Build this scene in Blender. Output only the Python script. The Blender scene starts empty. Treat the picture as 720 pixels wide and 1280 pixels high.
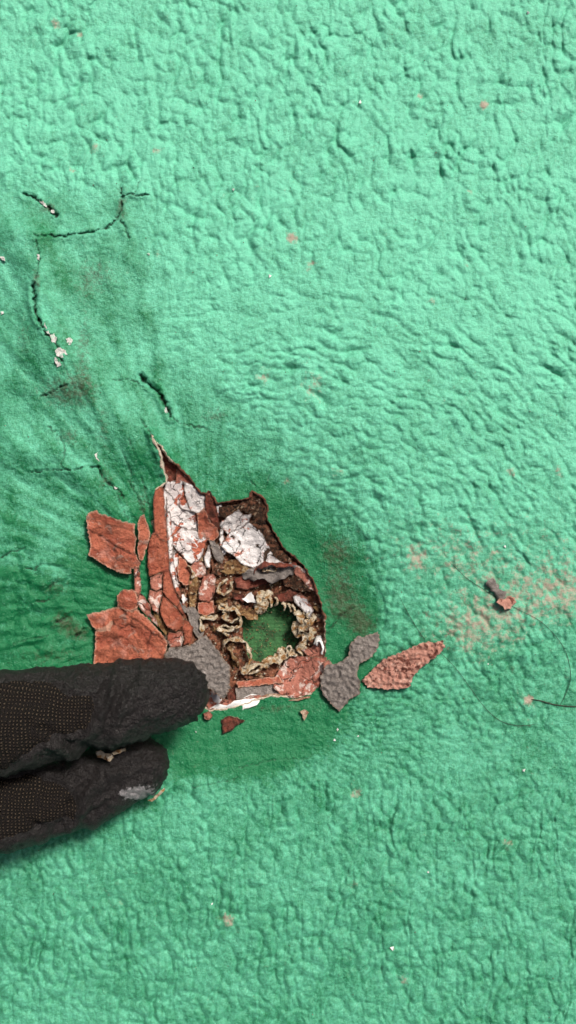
import bpy, bmesh, math, random
import numpy as np
from mathutils import Vector
from mathutils.geometry import delaunay_2d_cdt

random.seed(7)
rng = np.random.default_rng(11)
R = math.radians
scene = bpy.context.scene
C = scene.collection

# ------------------------------------------------------------------ camera
PX = 0.00021            # metres per photo pixel on the plane z = 0
H = 0.25                # camera height above that plane
cam_d = bpy.data.cameras.new('camera')
cam = bpy.data.objects.new('camera', cam_d)
C.objects.link(cam)
cam.location = (0, 0, H)
cam_d.sensor_fit = 'VERTICAL'
cam_d.angle = 2 * math.atan(640 * PX / H)
cam_d.clip_start = 0.005
cam_d.clip_end = 100
scene.camera = cam

# ------------------------------------------------------------------ world, sun, exposure
SUN_EL, SUN_AZ = 52, 35            # degrees; azimuth from +Y (top of the picture) towards +X
w = bpy.data.worlds.new('World')
scene.world = w
w.use_nodes = True
nt = w.node_tree
sky = nt.nodes.new('ShaderNodeTexSky')
sky.sky_type = 'NISHITA'
sky.sun_disc = False
sky.sun_elevation = R(SUN_EL)
sky.sun_rotation = R(SUN_AZ)
sky.dust_density = 6.0
sky.air_density = 0.35
sky.ozone_density = 0.5
nt.links.new(sky.outputs[0], nt.nodes['Background'].inputs['Color'])
nt.nodes['Background'].inputs['Strength'].default_value = 0.05
sd = bpy.data.lights.new('sun', 'SUN')
sd.energy = 2.4
sd.angle = R(11)
sd.color = (1.0, 0.93, 0.85)
sun = bpy.data.objects.new('sun', sd)
C.objects.link(sun)
sv = Vector((math.sin(R(SUN_AZ)) * math.cos(R(SUN_EL)), math.cos(R(SUN_AZ)) * math.cos(R(SUN_EL)), math.sin(R(SUN_EL))))
sun.rotation_euler = (-sv).to_track_quat('-Z', 'Y').to_euler()
scene.view_settings.view_transform = 'Standard'
scene.view_settings.look = 'None'
scene.view_settings.exposure = 0.98
scene.view_settings.gamma = 1
scene.render.engine = 'CYCLES'
scene.cycles.max_bounces = 6

# ------------------------------------------------------------------ numeric helpers
_perm = rng.permutation(512)
_ang = rng.random(512) * 2 * np.pi
_gx, _gy = np.cos(_ang), np.sin(_ang)

def perlin(x, y, seed=0):
    x = np.asarray(x, float); y = np.asarray(y, float)
    xi = np.floor(x).astype(int); yi = np.floor(y).astype(int)
    xf = x - xi; yf = y - yi
    def g(ix, iy, dx, dy):
        h = _perm[(_perm[(ix + seed * 37) & 511] + iy + seed * 101) & 511]
        return _gx[h] * dx + _gy[h] * dy
    u = xf * xf * xf * (xf * (xf * 6 - 15) + 10)
    v = yf * yf * yf * (yf * (yf * 6 - 15) + 10)
    a = g(xi, yi, xf, yf); b = g(xi + 1, yi, xf - 1, yf)
    c = g(xi, yi + 1, xf, yf - 1); d = g(xi + 1, yi + 1, xf - 1, yf - 1)
    return ((a + (b - a) * u) * (1 - v) + (c + (d - c) * u) * v) * 1.5

def fbm(x, y, oct=4, seed=0, gain=.5):
    s = 0; a = 1; t = 0
    for i in range(oct):
        s = s + a * perlin(x * 2 ** i, y * 2 ** i, seed + i); t += a; a *= gain
    return s / t

_wx, _wy, _wh = rng.random(512), rng.random(512), rng.random(512)
def domes(x, y, seed=0):
    """rounded bumps with soft creases between them, 0..1"""
    xi = np.floor(x).astype(int); yi = np.floor(y).astype(int)
    acc = np.zeros_like(x)
    for dx in (-1, 0, 1):
        for dy in (-1, 0, 1):
            h = _perm[(_perm[(xi + dx + seed * 31) & 511] + yi + dy + seed * 57) & 511]
            d2 = (xi + dx + _wx[h] - x) ** 2 + (yi + dy + _wy[h] - y) ** 2
            acc += np.exp(-13.0 * (d2 - .25 * _wh[h]))
    return np.clip(np.log(acc + 1e-6) / 13.0 + 1.0, 0, 1.3)

def sstep(a, b, x):
    t = np.clip((np.asarray(x, float) - a) / (b - a), 0, 1)
    return t * t * (3 - 2 * t)

def blob(u, v, cu, cv, ru, rv=None, p=2):
    rv = rv or ru
    return np.exp(-((((u - cu) / ru) ** 2 + ((v - cv) / rv) ** 2) ** (p / 2)))

def inside(u, v, poly):
    u = np.asarray(u, float); v = np.asarray(v, float)
    r = np.zeros(u.shape, bool)
    n = len(poly)
    for i in range(n):
        x1, y1 = poly[i]; x2, y2 = poly[(i + 1) % n]
        if y1 == y2: continue
        c = ((y1 > v) != (y2 > v)) & (u < (x2 - x1) * (v - y1) / (y2 - y1) + x1)
        r ^= c
    return r

def dist_poly(u, v, poly, closed=True):
    u = np.asarray(u, float); v = np.asarray(v, float)
    best = np.full(u.shape, 1e9); bx = np.zeros(u.shape); by = np.zeros(u.shape)
    n = len(poly)
    for i in range(n if closed else n - 1):
        x1, y1 = poly[i]; x2, y2 = poly[(i + 1) % n]
        dx, dy = x2 - x1, y2 - y1
        t = np.clip(((u - x1) * dx + (v - y1) * dy) / (dx * dx + dy * dy + 1e-9), 0, 1)
        qx = x1 + t * dx; qy = y1 + t * dy
        d = np.hypot(u - qx, v - qy)
        m = d < best
        best = np.where(m, d, best); bx = np.where(m, qx, bx); by = np.where(m, qy, by)
    return best, bx, by

def densify(poly, step, jit, closed=True, rnd=None):
    rnd = rnd or random
    out = []
    n = len(poly)
    for i in range(n if closed else n - 1):
        a = poly[i]; b = poly[(i + 1) % n]
        L = math.hypot(b[0] - a[0], b[1] - a[1])
        k = max(1, int(round(L / step)))
        nx, ny = -(b[1] - a[1]) / (L + 1e-9), (b[0] - a[0]) / (L + 1e-9)
        for j in range(k):
            t = j / k
            e = rnd.uniform(-jit, jit)
            out.append((a[0] + (b[0] - a[0]) * t + nx * e, a[1] + (b[1] - a[1]) * t + ny * e))
    if not closed: out.append(poly[-1])
    return out

def world(u, v, zmm):
    """point seen at photo pixel (u, v) when it lies zmm millimetres above the floor plane"""
    z = np.asarray(zmm, float) * .001
    k = PX * (H - z) / H
    return np.stack([(np.asarray(u) - 360) * k, (640 - np.asarray(v)) * k, z + 0 * np.asarray(u)], -1)

# ------------------------------------------------------------------ materials
def mat(name, rough=.6, spec=.4):
    m = bpy.data.materials.new(name); m.use_nodes = True
    n = m.node_tree.nodes; b = n['Principled BSDF']
    b.inputs['Roughness'].default_value = rough
    b.inputs['Specular IOR Level'].default_value = spec
    return m, m.node_tree, b

class NB:
    """tiny node builder; texture space is object space in millimetres"""
    def __init__(s, nt):
        s.nt = nt; s.n = nt.nodes; s.l = nt.links
        tc = s.n.new('ShaderNodeTexCoord')
        mp = s.n.new('ShaderNodeVectorMath'); mp.operation = 'SCALE'; mp.inputs['Scale'].default_value = 1000
        s.l.new(tc.outputs['Object'], mp.inputs[0]); s.co = mp.outputs[0]
    def noise(s, scale, detail=4, rough=.55, dist=0, vec=None):
        t = s.n.new('ShaderNodeTexNoise'); t.inputs['Scale'].default_value = scale
        t.inputs['Detail'].default_value = detail; t.inputs['Roughness'].default_value = rough
        t.inputs['Distortion'].default_value = dist
        s.l.new(vec or s.co, t.inputs['Vector']); return t.outputs['Fac']
    def voro(s, scale, feature='DISTANCE_TO_EDGE'):
        t = s.n.new('ShaderNodeTexVoronoi'); t.feature = feature; t.inputs['Scale'].default_value = scale
        s.l.new(s.co, t.inputs['Vector']); return t.outputs['Distance']
    def ramp(s, fac, a, b):
        t = s.n.new('ShaderNodeMapRange'); t.interpolation_type = 'SMOOTHSTEP'
        t.inputs['From Min'].default_value = a; t.inputs['From Max'].default_value = b
        s.l.new(fac, t.inputs['Value']); return t.outputs['Result']
    def math(s, op, a, b=None):
        t = s.n.new('ShaderNodeMath'); t.operation = op
        for i, x in enumerate((a, b)):
            if x is None: continue
            if isinstance(x, (int, float)): t.inputs[i].default_value = x
            else: s.l.new(x, t.inputs[i])
        return t.outputs[0]
    def mix(s, fac, a, b):
        t = s.n.new('ShaderNodeMix'); t.data_type = 'RGBA'
        for i, x in ((0, fac), (6, a), (7, b)):
            if isinstance(x, (int, float)): t.inputs[i].default_value = x
            elif isinstance(x, tuple): t.inputs[i].default_value = (*x, 1)
            else: s.l.new(x, t.inputs[i])
        return t.outputs[2]
    def attr(s, name):
        t = s.n.new('ShaderNodeAttribute'); t.attribute_name = name; return t.outputs['Fac']
    def bump(s, h, dist, strength=1, prev=None):
        t = s.n.new('ShaderNodeBump'); t.inputs['Distance'].default_value = dist
        t.inputs['Strength'].default_value = strength
        s.l.new(h, t.inputs['Height'])
        if prev: s.l.new(prev, t.inputs['Normal'])
        return t.outputs[0]

M = {}
def m_coat():
    m, nt, b = mat('green_waterproof_coating', .30, .32); q = NB(nt)
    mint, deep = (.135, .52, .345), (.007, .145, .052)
    f = q.attr('fresh_shade')  # deeper green for both unchalked coat and painted-in shade
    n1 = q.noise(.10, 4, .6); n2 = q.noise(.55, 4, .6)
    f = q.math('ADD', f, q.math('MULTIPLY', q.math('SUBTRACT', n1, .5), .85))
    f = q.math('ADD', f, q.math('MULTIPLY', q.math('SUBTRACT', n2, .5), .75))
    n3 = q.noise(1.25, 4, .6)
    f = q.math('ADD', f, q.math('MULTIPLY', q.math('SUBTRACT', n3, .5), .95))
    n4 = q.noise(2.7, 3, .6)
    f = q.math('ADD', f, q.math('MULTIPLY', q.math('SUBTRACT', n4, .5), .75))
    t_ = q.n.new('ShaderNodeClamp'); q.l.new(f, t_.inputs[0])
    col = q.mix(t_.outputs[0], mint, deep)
    # pale chalk specks
    ch = q.ramp(q.noise(1.6, 3, .6), .60, .75)
    col = q.mix(q.math('MULTIPLY', ch, .30), col, (.30, .72, .52))
    # worn patches down to a pinkish-brown underlayer
    wn = q.math('ADD', q.attr('wear'), q.math('MULTIPLY', q.math('SUBTRACT', q.noise(.5, 6, .74), .5), 1.9))
    wm = q.ramp(wn, .38, .86)
    wcol = q.mix(q.noise(1.3, 3), (.31, .24, .19), (.42, .28, .23))
    col = q.mix(q.math('MULTIPLY', wm, .85), col, wcol)
    # dirt
    dn = q.math('ADD', q.attr('dirt'), q.math('MULTIPLY', q.math('SUBTRACT', q.noise(.9, 5, .7), .5), 1.3))
    dm = q.ramp(dn, .36, .85)
    col = q.mix(q.math('MULTIPLY', dm, .75), col, (.050, .045, .022))
    # scattered dark specks of grit ground into the paint
    sp = q.ramp(q.noise(1.9, 3, .6), .68, .74)
    col = q.mix(q.math('MULTIPLY', sp, .45), col, (.03, .06, .035))
    cr = q.attr('crack')
    col = q.mix(cr, col, (.012, .014, .009))
    nt.links.new(q.math('ADD', q.math('MULTIPLY', q.noise(.35, 5, .65), .45), .10), b.inputs['Roughness'])
    nt.links.new(col, b.inputs['Base Color'])
    h = q.noise(1.1, 6, .62); h2 = q.noise(3.2, 3, .6)
    nr = q.bump(h, .0006, .9); nr = q.bump(h2, .00025, .8, nr)
    nt.links.new(nr, b.inputs['Normal'])
    return m
M['coat'] = m_coat()

def m_patch(name, cols, sc=.25, fine=1.2, rough=.7, bd=.0004, crack=None, spots=None, rim=None, rims=.8, grime=.5):
    """patchy procedural surface: cols = list of (rgb, lo, hi) laid over the first by noise"""
    m, nt, b = mat(name, rough, .3); q = NB(nt)
    col = q.mix(q.noise(fine, 4), cols[0], tuple(c * .72 for c in cols[0]))
    for i, (c, lo, hi) in enumerate(cols[1:]):
        mp = q.n.new('ShaderNodeVectorMath'); mp.operation = 'ADD'; mp.inputs[1].default_value = (17.3 * (i + 1), 5.1 * i, 9.7)
        q.l.new(q.co, mp.inputs[0])
        col = q.mix(q.ramp(q.noise(sc, 6, .62, .4, mp.outputs[0]), lo, hi), col, c)
    if spots:
        col = q.mix(q.ramp(q.noise(1.9, 3, .6), .62, .70), col, spots)
    if grime:
        col = q.mix(q.math('MULTIPLY', q.ramp(q.noise(.62, 7, .72, .3), .54, .70), grime), col, (.035, .022, .013))
    if rim:
        col = q.mix(q.attr('line'), col, (.045, .018, .012))
        rf = q.ramp(q.math('ADD', q.attr('rim'), q.math('MULTIPLY', q.math('SUBTRACT', q.noise(.8, 4, .7), .5), 1.5)), .45, .85)
        col = q.mix(q.math('MULTIPLY', rf, rims), col, rim)
    h = q.noise(.9, 6, .65)
    nr = q.bump(h, bd * 2.6)
    nr = q.bump(q.noise(3.0, 3, .6), bd * .8, 1, nr)
    if crack:
        t = q.n.new('ShaderNodeTexNoise'); t.inputs['Scale'].default_value = .45; t.inputs['Detail'].default_value = 4; q.l.new(q.co, t.inputs['Vector'])
        ad = q.n.new('ShaderNodeVectorMath'); ad.operation = 'MULTIPLY_ADD'; ad.inputs[1].default_value = (3.2, 3.2, 3.2)
        q.l.new(t.outputs['Color'], ad.inputs[0]); q.l.new(q.co, ad.inputs[2])
        vo = q.n.new('ShaderNodeTexVoronoi'); vo.feature = 'DISTANCE_TO_EDGE'; vo.inputs['Scale'].default_value = crack; q.l.new(ad.outputs[0], vo.inputs['Vector'])
        cm = q.ramp(vo.outputs['Distance'], .0, .035)
        pm = q.ramp(q.noise(.17, 3), .44, .54)
        cf = q.math('SUBTRACT', 1.0, q.math('MULTIPLY', q.math('SUBTRACT', 1.0, cm), pm))
        col = q.mix(cf, (.025, .016, .011), col)
        nr = q.bump(cf, .0004, .8, nr)
    nt.links.new(col, b.inputs['Base Color']); nt.links.new(nr, b.inputs['Normal'])
    return m

M['red'] = m_patch('red_primer_underside', [(.64, .20, .115), ((.46, .12, .07), .47, .63), ((.62, .26, .19), .54, .66), ((.56, .33, .26), .60, .68)], .20, 1.4, .55, .0008, None, (.27, .075, .045), (.70, .48, .35), .50, .42)
M['red_in'] = m_patch('red_primer_pieces', [(.60, .18, .10), ((.42, .11, .062), .47, .63), ((.60, .25, .18), .55, .66)], .25, 1.4, .55, .0009, None, (.27, .075, .045), (.16, .05, .03), .55, .35)
M['red_dark'] = m_patch('dark_red_primer', [(.28, .072, .045), ((.12, .04, .024), .45, .62), ((.44, .16, .11), .56, .68)], .4, 1.4, .6, .0008, None, None, (.03, .016, .01), .7)
M['edge'] = m_patch('torn_coating_edge', [(.20, .07, .042), ((.06, .03, .018), .46, .58), ((.34, .15, .09), .58, .68)], .6, 2, .7, .0006, rim=(.72, .62, .48), rims=.95, grime=.5)
M['cream'] = m_patch('cream_broken_edge', [(.56, .42, .29), ((.36, .14, .085), .46, .58), ((.74, .64, .50), .56, .68)], .5, 2, .7, .0006, grime=.7)
M['white'] = m_patch('white_filler', [(.86, .82, .80), ((.66, .60, .58), .52, .66), ((.50, .17, .11), .58, .63)], .28, 1.2, .65, .0003, .33, None, (.07, .04, .027), .7, .2)
M['white_red'] = m_patch('white_filler_on_red_primer', [(.86, .81, .79), ((.56, .50, .49), .50, .62), ((.44, .125, .072), .52, .56)], .22, 1.2, .6, .0003, .30, None, (.07, .04, .027), .7, .2)
M['white_dirty'] = m_patch('dirty_white_filler', [(.88, .85, .84), ((.50, .20, .14), .56, .61), ((.06, .034, .02), .575, .615)], .20, 1.2, .65, .0003, .22, None, (.06, .035, .02), .7, .3)
M['pink'] = m_patch('pink_primer', [(.58, .225, .16), ((.80, .64, .57), .54, .60), ((.36, .095, .058), .55, .65)], .33, 1.2, .6, .0006, .2, None, (.12, .06, .035), .55, .45)
M['grey'] = m_patch('grey_mortar', [(.40, .355, .325), ((.25, .22, .20), .48, .65), ((.52, .47, .44), .57, .70)], .5, 2.2, .85, .0011, None, (.09, .078, .07), (.34, .25, .18), .45, .35)
M['brown'] = m_patch('rotten_brown_crust', [(.085, .044, .024), ((.24, .10, .055), .49, .58), ((.36, .24, .15), .58, .65), ((.52, .42, .31), .61, .66), ((.012, .009, .007), .55, .63)], .8, 2.0, .8, .0016, grime=.35)
M['bed'] = m_patch('rusty_layered_bed', [(.46, .18, .10), ((.18, .075, .04), .47, .59), ((.52, .36, .23), .56, .63), ((.68, .58, .46), .61, .66), ((.040, .022, .014), .56, .64)], .55, 1.8, .75, .0012, grime=.3)
M['ochre'] = m_patch('ochre_rust_crust', [(.44, .26, .11), ((.18, .08, .03), .45, .56), ((.66, .52, .33), .55, .64), ((.04, .022, .013), .57, .65)], .6, 1.8, .75, .0012, grime=.6)
M['curl'] = m_patch('curled_cream_paint', [(.80, .68, .48), ((.42, .22, .08), .49, .58), ((.80, .73, .60), .53, .63), ((.08, .045, .022), .60, .67)], .75, 1.6, .6, .0008, grime=.75)
M['orange'] = m_patch('salmon_primer_flake', [(.86, .43, .33), ((.24, .08, .055), .54, .58), ((.90, .56, .45), .53, .64)], .50, 1.6, .7, .0011, rim=(.80, .45, .35), rims=.6, grime=.2)

def m_screen():
    m, nt, b = mat('green_coated_screen', .6, .3); q = NB(nt)
    col = q.mix(q.ramp(q.noise(.35, 4), .4, .65), (.048, .165, .055), (.020, .075, .026))
    col = q.mix(q.ramp(q.noise(2.6, 2), .66, .72), col, (.30, .34, .16))
    col = q.mix(q.ramp(q.noise(.22, 5, .65), .58, .66), col, (.06, .045, .02))
    nt.links.new(col, b.inputs['Base Color'])
    wv = q.n.new('ShaderNodeTexWave'); wv.bands_direction = 'Y'; wv.inputs['Scale'].default_value = .85
    wv.inputs['Distortion'].default_value = .6; q.l.new(q.co, wv.inputs['Vector'])
    nr = q.bump(wv.outputs['Fac'], .00025, .8); nr = q.bump(q.noise(1.5, 5), .0004, .8, nr)
    nt.links.new(nr, b.inputs['Normal']); return m
M['screen'] = m_screen()

def m_rubber():
    m, nt, b = mat('dark_rubber_coating', .40, .5); q = NB(nt)
    col = q.mix(q.noise(.35, 5, .6), (.0050, .0040, .0040), (.020, .016, .0155))
    col = q.mix(q.math('MULTIPLY', q.ramp(q.noise(1.8, 4, .6), .58, .74), .5), col, (.10, .088, .085))
    sc = q.attr('scuff')
    sm = q.ramp(q.math('ADD', sc, q.math('MULTIPLY', q.math('SUBTRACT', q.noise(.9, 5, .7), .5), 1.3)), .55, .75)
    col = q.mix(q.math('MULTIPLY', sm, .85), col, (.38, .37, .38))
    nt.links.new(col, b.inputs['Base Color'])
    h = q.noise(1.3, 6, .65)
    nr = q.bump(q.noise(.55, 4, .6), .0030, .9); nr = q.bump(h, .0026, .9, nr); nr = q.bump(q.noise(3.0, 3, .6), .0008, .8, nr)
    nt.links.new(nr, b.inputs['Normal']); return m
M['rubber'] = m_rubber()

def m_knit():
    m, nt, b = mat('dark_knit_fabric', .95, .15); q = NB(nt)
    # rows of small stitches: two waves, one along the finger and one across, shifted per row
    sep = q.n.new('ShaderNodeSeparateXYZ'); q.l.new(q.co, sep.inputs[0])
    x, y = sep.outputs[0], sep.outputs[1]
    xx = q.math('ADD', x, q.math('MULTIPLY', q.math('SUBTRACT', q.noise(.25, 2), .5), 1.2))
    yy = q.math('ADD', q.math('ADD', y, q.math('MULTIPLY', x, .17)), q.math('MULTIPLY', q.math('SUBTRACT', q.noise(.2, 2), .5), 1.5))
    row = q.math('MULTIPLY', yy, 2 * math.pi / .82)
    sx = q.math('SINE', q.math('ADD', q.math('MULTIPLY', xx, 2 * math.pi / .78), q.math('MULTIPLY', q.math('SINE', row), 1.2)))
    h = q.math('MULTIPLY', q.math('ADD', sx, 1.0), q.math('ADD', q.math('SINE', row), 2.0))
    hh = q.ramp(h, .8, 5.2)
    col = q.mix(hh, (.004, .0034, .003), (.060, .045, .032))
    col = q.mix(q.ramp(q.noise(.45, 5, .65), .40, .70), col, (.010, .008, .0075))
    nt.links.new(col, b.inputs['Base Color'])
    nr = q.bump(hh, .0012, 1.0)
    nt.links.new(nr, b.inputs['Normal']); return m
M['knit'] = m_knit()

M['filler'] = m_patch('chipped_white_filler', [(.82, .82, .78), ((.45, .60, .50), .52, .60), ((.30, .24, .18), .60, .66)], .7, 2, .7, .0005, grime=.5)
def m_plain(name, c, rough=.6):
    m, nt, b = mat(name, rough, .3); q = NB(nt)
    nt.links.new(q.mix(q.noise(1.5, 3), c, tuple(x * .6 for x in c)), b.inputs['Base Color']); return m
M['hair'] = m_plain('dark_hair', (.035, .05, .03))
M['chalk'] = m_plain('white_chip', (.80, .80, .78))

# ------------------------------------------------------------------ object helpers
def tag(o, label=None, cat=None, group=None, kind=None):
    if label: o['label'] = label
    if cat: o['category'] = cat
    if group: o['group'] = group
    if kind: o['kind'] = kind
    return o

def empty(name, u, v, z, label, cat, group=None):
    o = bpy.data.objects.new(name, None); C.objects.link(o)
    o.empty_display_size = .005
    o.location = Vector(world(u, v, z).tolist())
    return tag(o, label, cat, group)

def mesh_obj(name, verts, faces, mats, parent=None, midx=None, smooth=True, attrs=None):
    verts = np.asarray(verts, float)
    if parent is not None and parent.type == 'EMPTY':
        verts = verts - np.array(parent.location)
    me = bpy.data.meshes.new(name)
    if isinstance(faces, np.ndarray):
        nf, k = faces.shape
        me.vertices.add(len(verts)); me.vertices.foreach_set('co', verts.astype(np.float32).ravel())
        me.loops.add(nf * k); me.loops.foreach_set('vertex_index', faces.astype(np.int32).ravel())
        me.polygons.add(nf); me.polygons.foreach_set('loop_start', np.arange(0, nf * k, k, dtype=np.int32))
        me.update(calc_edges=True)
    else:
        me.from_pydata(verts.tolist(), [], faces); me.update()
    for m in mats: me.materials.append(M[m])
    if midx is not None: me.polygons.foreach_set('material_index', np.asarray(midx, np.int32))
    if smooth is True: me.polygons.foreach_set('use_smooth', np.ones(len(me.polygons), bool))
    elif smooth is not False: me.polygons.foreach_set('use_smooth', np.asarray(smooth, bool))
    for k, a in (attrs or {}).items():
        at = me.attributes.new(k, 'FLOAT', 'POINT'); at.data.foreach_set('value', np.asarray(a, np.float32))
    me.validate()
    o = bpy.data.objects.new(name, me); C.objects.link(o)
    if parent is not None: o.parent = parent
    return o

# ------------------------------------------------------------------ shapes of the place, in photo pixels
TEAR = [(189, 543), (195, 552), (200, 557), (207, 566), (216, 577), (224, 584), (231, 591), (237, 597), (244, 608), (251, 616),
        (258, 617), (261, 613), (266, 620), (270, 629), (287, 627), (302, 624), (311, 622), (315, 614), (322, 617), (329, 622),
        (334, 632), (333, 647), (341, 662), (349, 676), (358, 688), (367, 696), (382, 710), (391, 725), (396, 739), (401, 754),
        (405, 770), (406, 786), (406, 802), (406, 819), (405, 830), (401, 842), (398, 853), (388, 866), (370, 872), (339, 870),
        (325, 873), (303, 881), (280, 886), (262, 888), (246, 880), (232, 850), (220, 825), (208, 800), (198, 770), (190, 735),
        (188, 700), (191, 668), (193, 640), (195, 612), (208, 603), (204, 589), (201, 572), (195, 556)]
TEAR = densify(TEAR, 3.2, 1.0, True, random.Random(3))
HOLE = [(340 + 1.07 * (x - 340), 790 + 1.07 * (y - 790)) for x, y in [(303, 772), (312, 764), (322, 762), (330, 756), (345, 753), (360, 755), (371, 762), (375, 775), (374, 790), (371, 804),
        (362, 815), (348, 823), (328, 827), (313, 822), (308, 808), (304, 790)]]

def floor_smooth(u, v):
    """the floor without its paint texture, in millimetres: a shallow sump around the drain"""
    wu = u + 18 * perlin(u / 130, v / 130, 5); wv = v + 18 * perlin(u / 130, v / 130, 9)
    z = -5.6 * blob(wu, wv, 305, 765, 175, 185) - 2.0 * blob(wu, wv, 250, 760, 330, 330)
    # bulging fold that runs down from the upper left towards the tear
    d, _, _ = dist_poly(wu, wv, [(30, 300), (60, 420), (120, 500), (190, 560)], False)
    z = z + 2.6 * np.exp(-(d / 30) ** 2)
    d, _, _ = dist_poly(wu, wv, [(20, 560), (90, 560), (130, 610), (150, 650)], False)
    z = z + 1.8 * np.exp(-(d / 26) ** 2)
    z = z + 1.4 * blob(wu, wv, 40, 690, 70, 60) - 1.2 * blob(wu, wv, 95, 760, 45, 40)
    z = z + .5 * perlin(u / 170, v / 170, 3)
    return z

ZONE = [(-300, 215), (40, 225), (150, 232), (205, 290), (222, 380), (238, 450), (290, 510), (350, 565), (410, 625), (458, 700), (484, 790), (472, 850),
        (445, 900), (400, 945), (300, 985), (200, 1005), (90, 1040), (-300, 1100)]
def zone(u, v):
    """the smoother, less chalked coat that was brushed on around the drain: 0 outside, 1 inside"""
    m = np.zeros(np.shape(u)); k = (u > -600) & (u < 800) & (v > -50) & (v < 1350)
    a, b = u[k], v[k]
    a = a + 26 * perlin(a / 60, b / 60, 201) + 12 * perlin(a / 19, b / 19, 202); b = b + 26 * perlin(a / 60, b / 60, 203) + 12 * perlin(a / 19, b / 19, 204)
    d, _, _ = dist_poly(a, b, ZONE); d = np.where(inside(a, b, ZONE), d, -d)
    m[k] = sstep(-16, 42, d)
    return m

CRACKS = [  # polyline, half width px, depth mm
    ([(45, 295), (60, 294), (78, 296), (95, 292), (112, 290), (132, 286), (143, 277), (151, 266), (153, 254), (151, 236)], 1.5, .9),
    ([(153, 246), (164, 242), (172, 245), (186, 243)], 1.3, .7), ([(168, 243), (172, 234), (175, 226)], 1.0, .5),
    ([(150, 276), (156, 283), (161, 297)], 1.8, .6),
    ([(30, 243), (42, 247), (52, 253), (60, 259), (71, 270)], 2.3, 1.0),
    ([(43, 292), (47, 308), (49, 325), (46, 345), (42, 358)], 1.2, .6),
    ([(41, 357), (43, 370), (44, 384), (48, 400)], 2.6, 1.6), ([(48, 400), (57, 417), (68, 423), (72, 436), (78, 452)], 1.7, 1.2),
    ([(50, 495), (66, 491), (75, 484), (84, 481)], 1.2, .7), ([(78, 452), (88, 475), (96, 492), (100, 515)], .9, .4),
    ([(176, 469), (182, 477), (190, 484), (197, 489), (205, 502), (210, 512), (213, 521)], 2.5, 1.6),
    ([(140, 476), (155, 474), (168, 477), (178, 484)], 1.0, .5),
    ([(60, 533), (70, 541), (78, 552), (81, 566), (75, 585)], 1.1, .6), ([(40, 590), (62, 588), (90, 587), (105, 584), (123, 584)], 1.3, .8),
    ([(123, 584), (128, 597), (138, 606), (146, 612), (155, 622)], 1.7, .9), ([(146, 612), (150, 630), (160, 650)], 1.0, .4),
    ([(213, 521), (224, 528), (240, 533), (255, 535), (266, 541)], 1.0, .5), ([(193, 552), (186, 538), (176, 524)], 1.3, .6),
    ([(309, 582), (311, 596), (318, 606), (321, 616)], .9, .5), ([(338, 585), (335, 600), (330, 615)], .9, .4),
    ([(160, 600), (172, 620), (180, 645)], 1.6, .5), ([(176, 596), (184, 622), (190, 655)], 1.5, .5), ([(150, 560), (162, 585), (168, 610)], 1.4, .3),
    ([(160, 545), (172, 580)], 1.2, .3),
    ([(0, 700), (12, 690), (30, 686)], 1.6, .7), ([(33, 710), (44, 713), (51, 704)], 1.8, .8), ([(14, 806), (30, 800), (60, 795)], 1.4, .4),
    ([(70, 778), (82, 772)], 2.2, .9), ([(95, 795), (106, 787)], 2.4, 1.0), ([(45, 752), (62, 750)], 1.8, .7), ([(60, 735), (70, 728)], 2.5, .8),
    ([(405, 795), (425, 770), (440, 760)], 1.5, .5), ([(300, 960), (340, 950), (390, 948)], 1.2, .3), ([(240, 985), (300, 972)], 1.2, .25),
]

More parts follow.
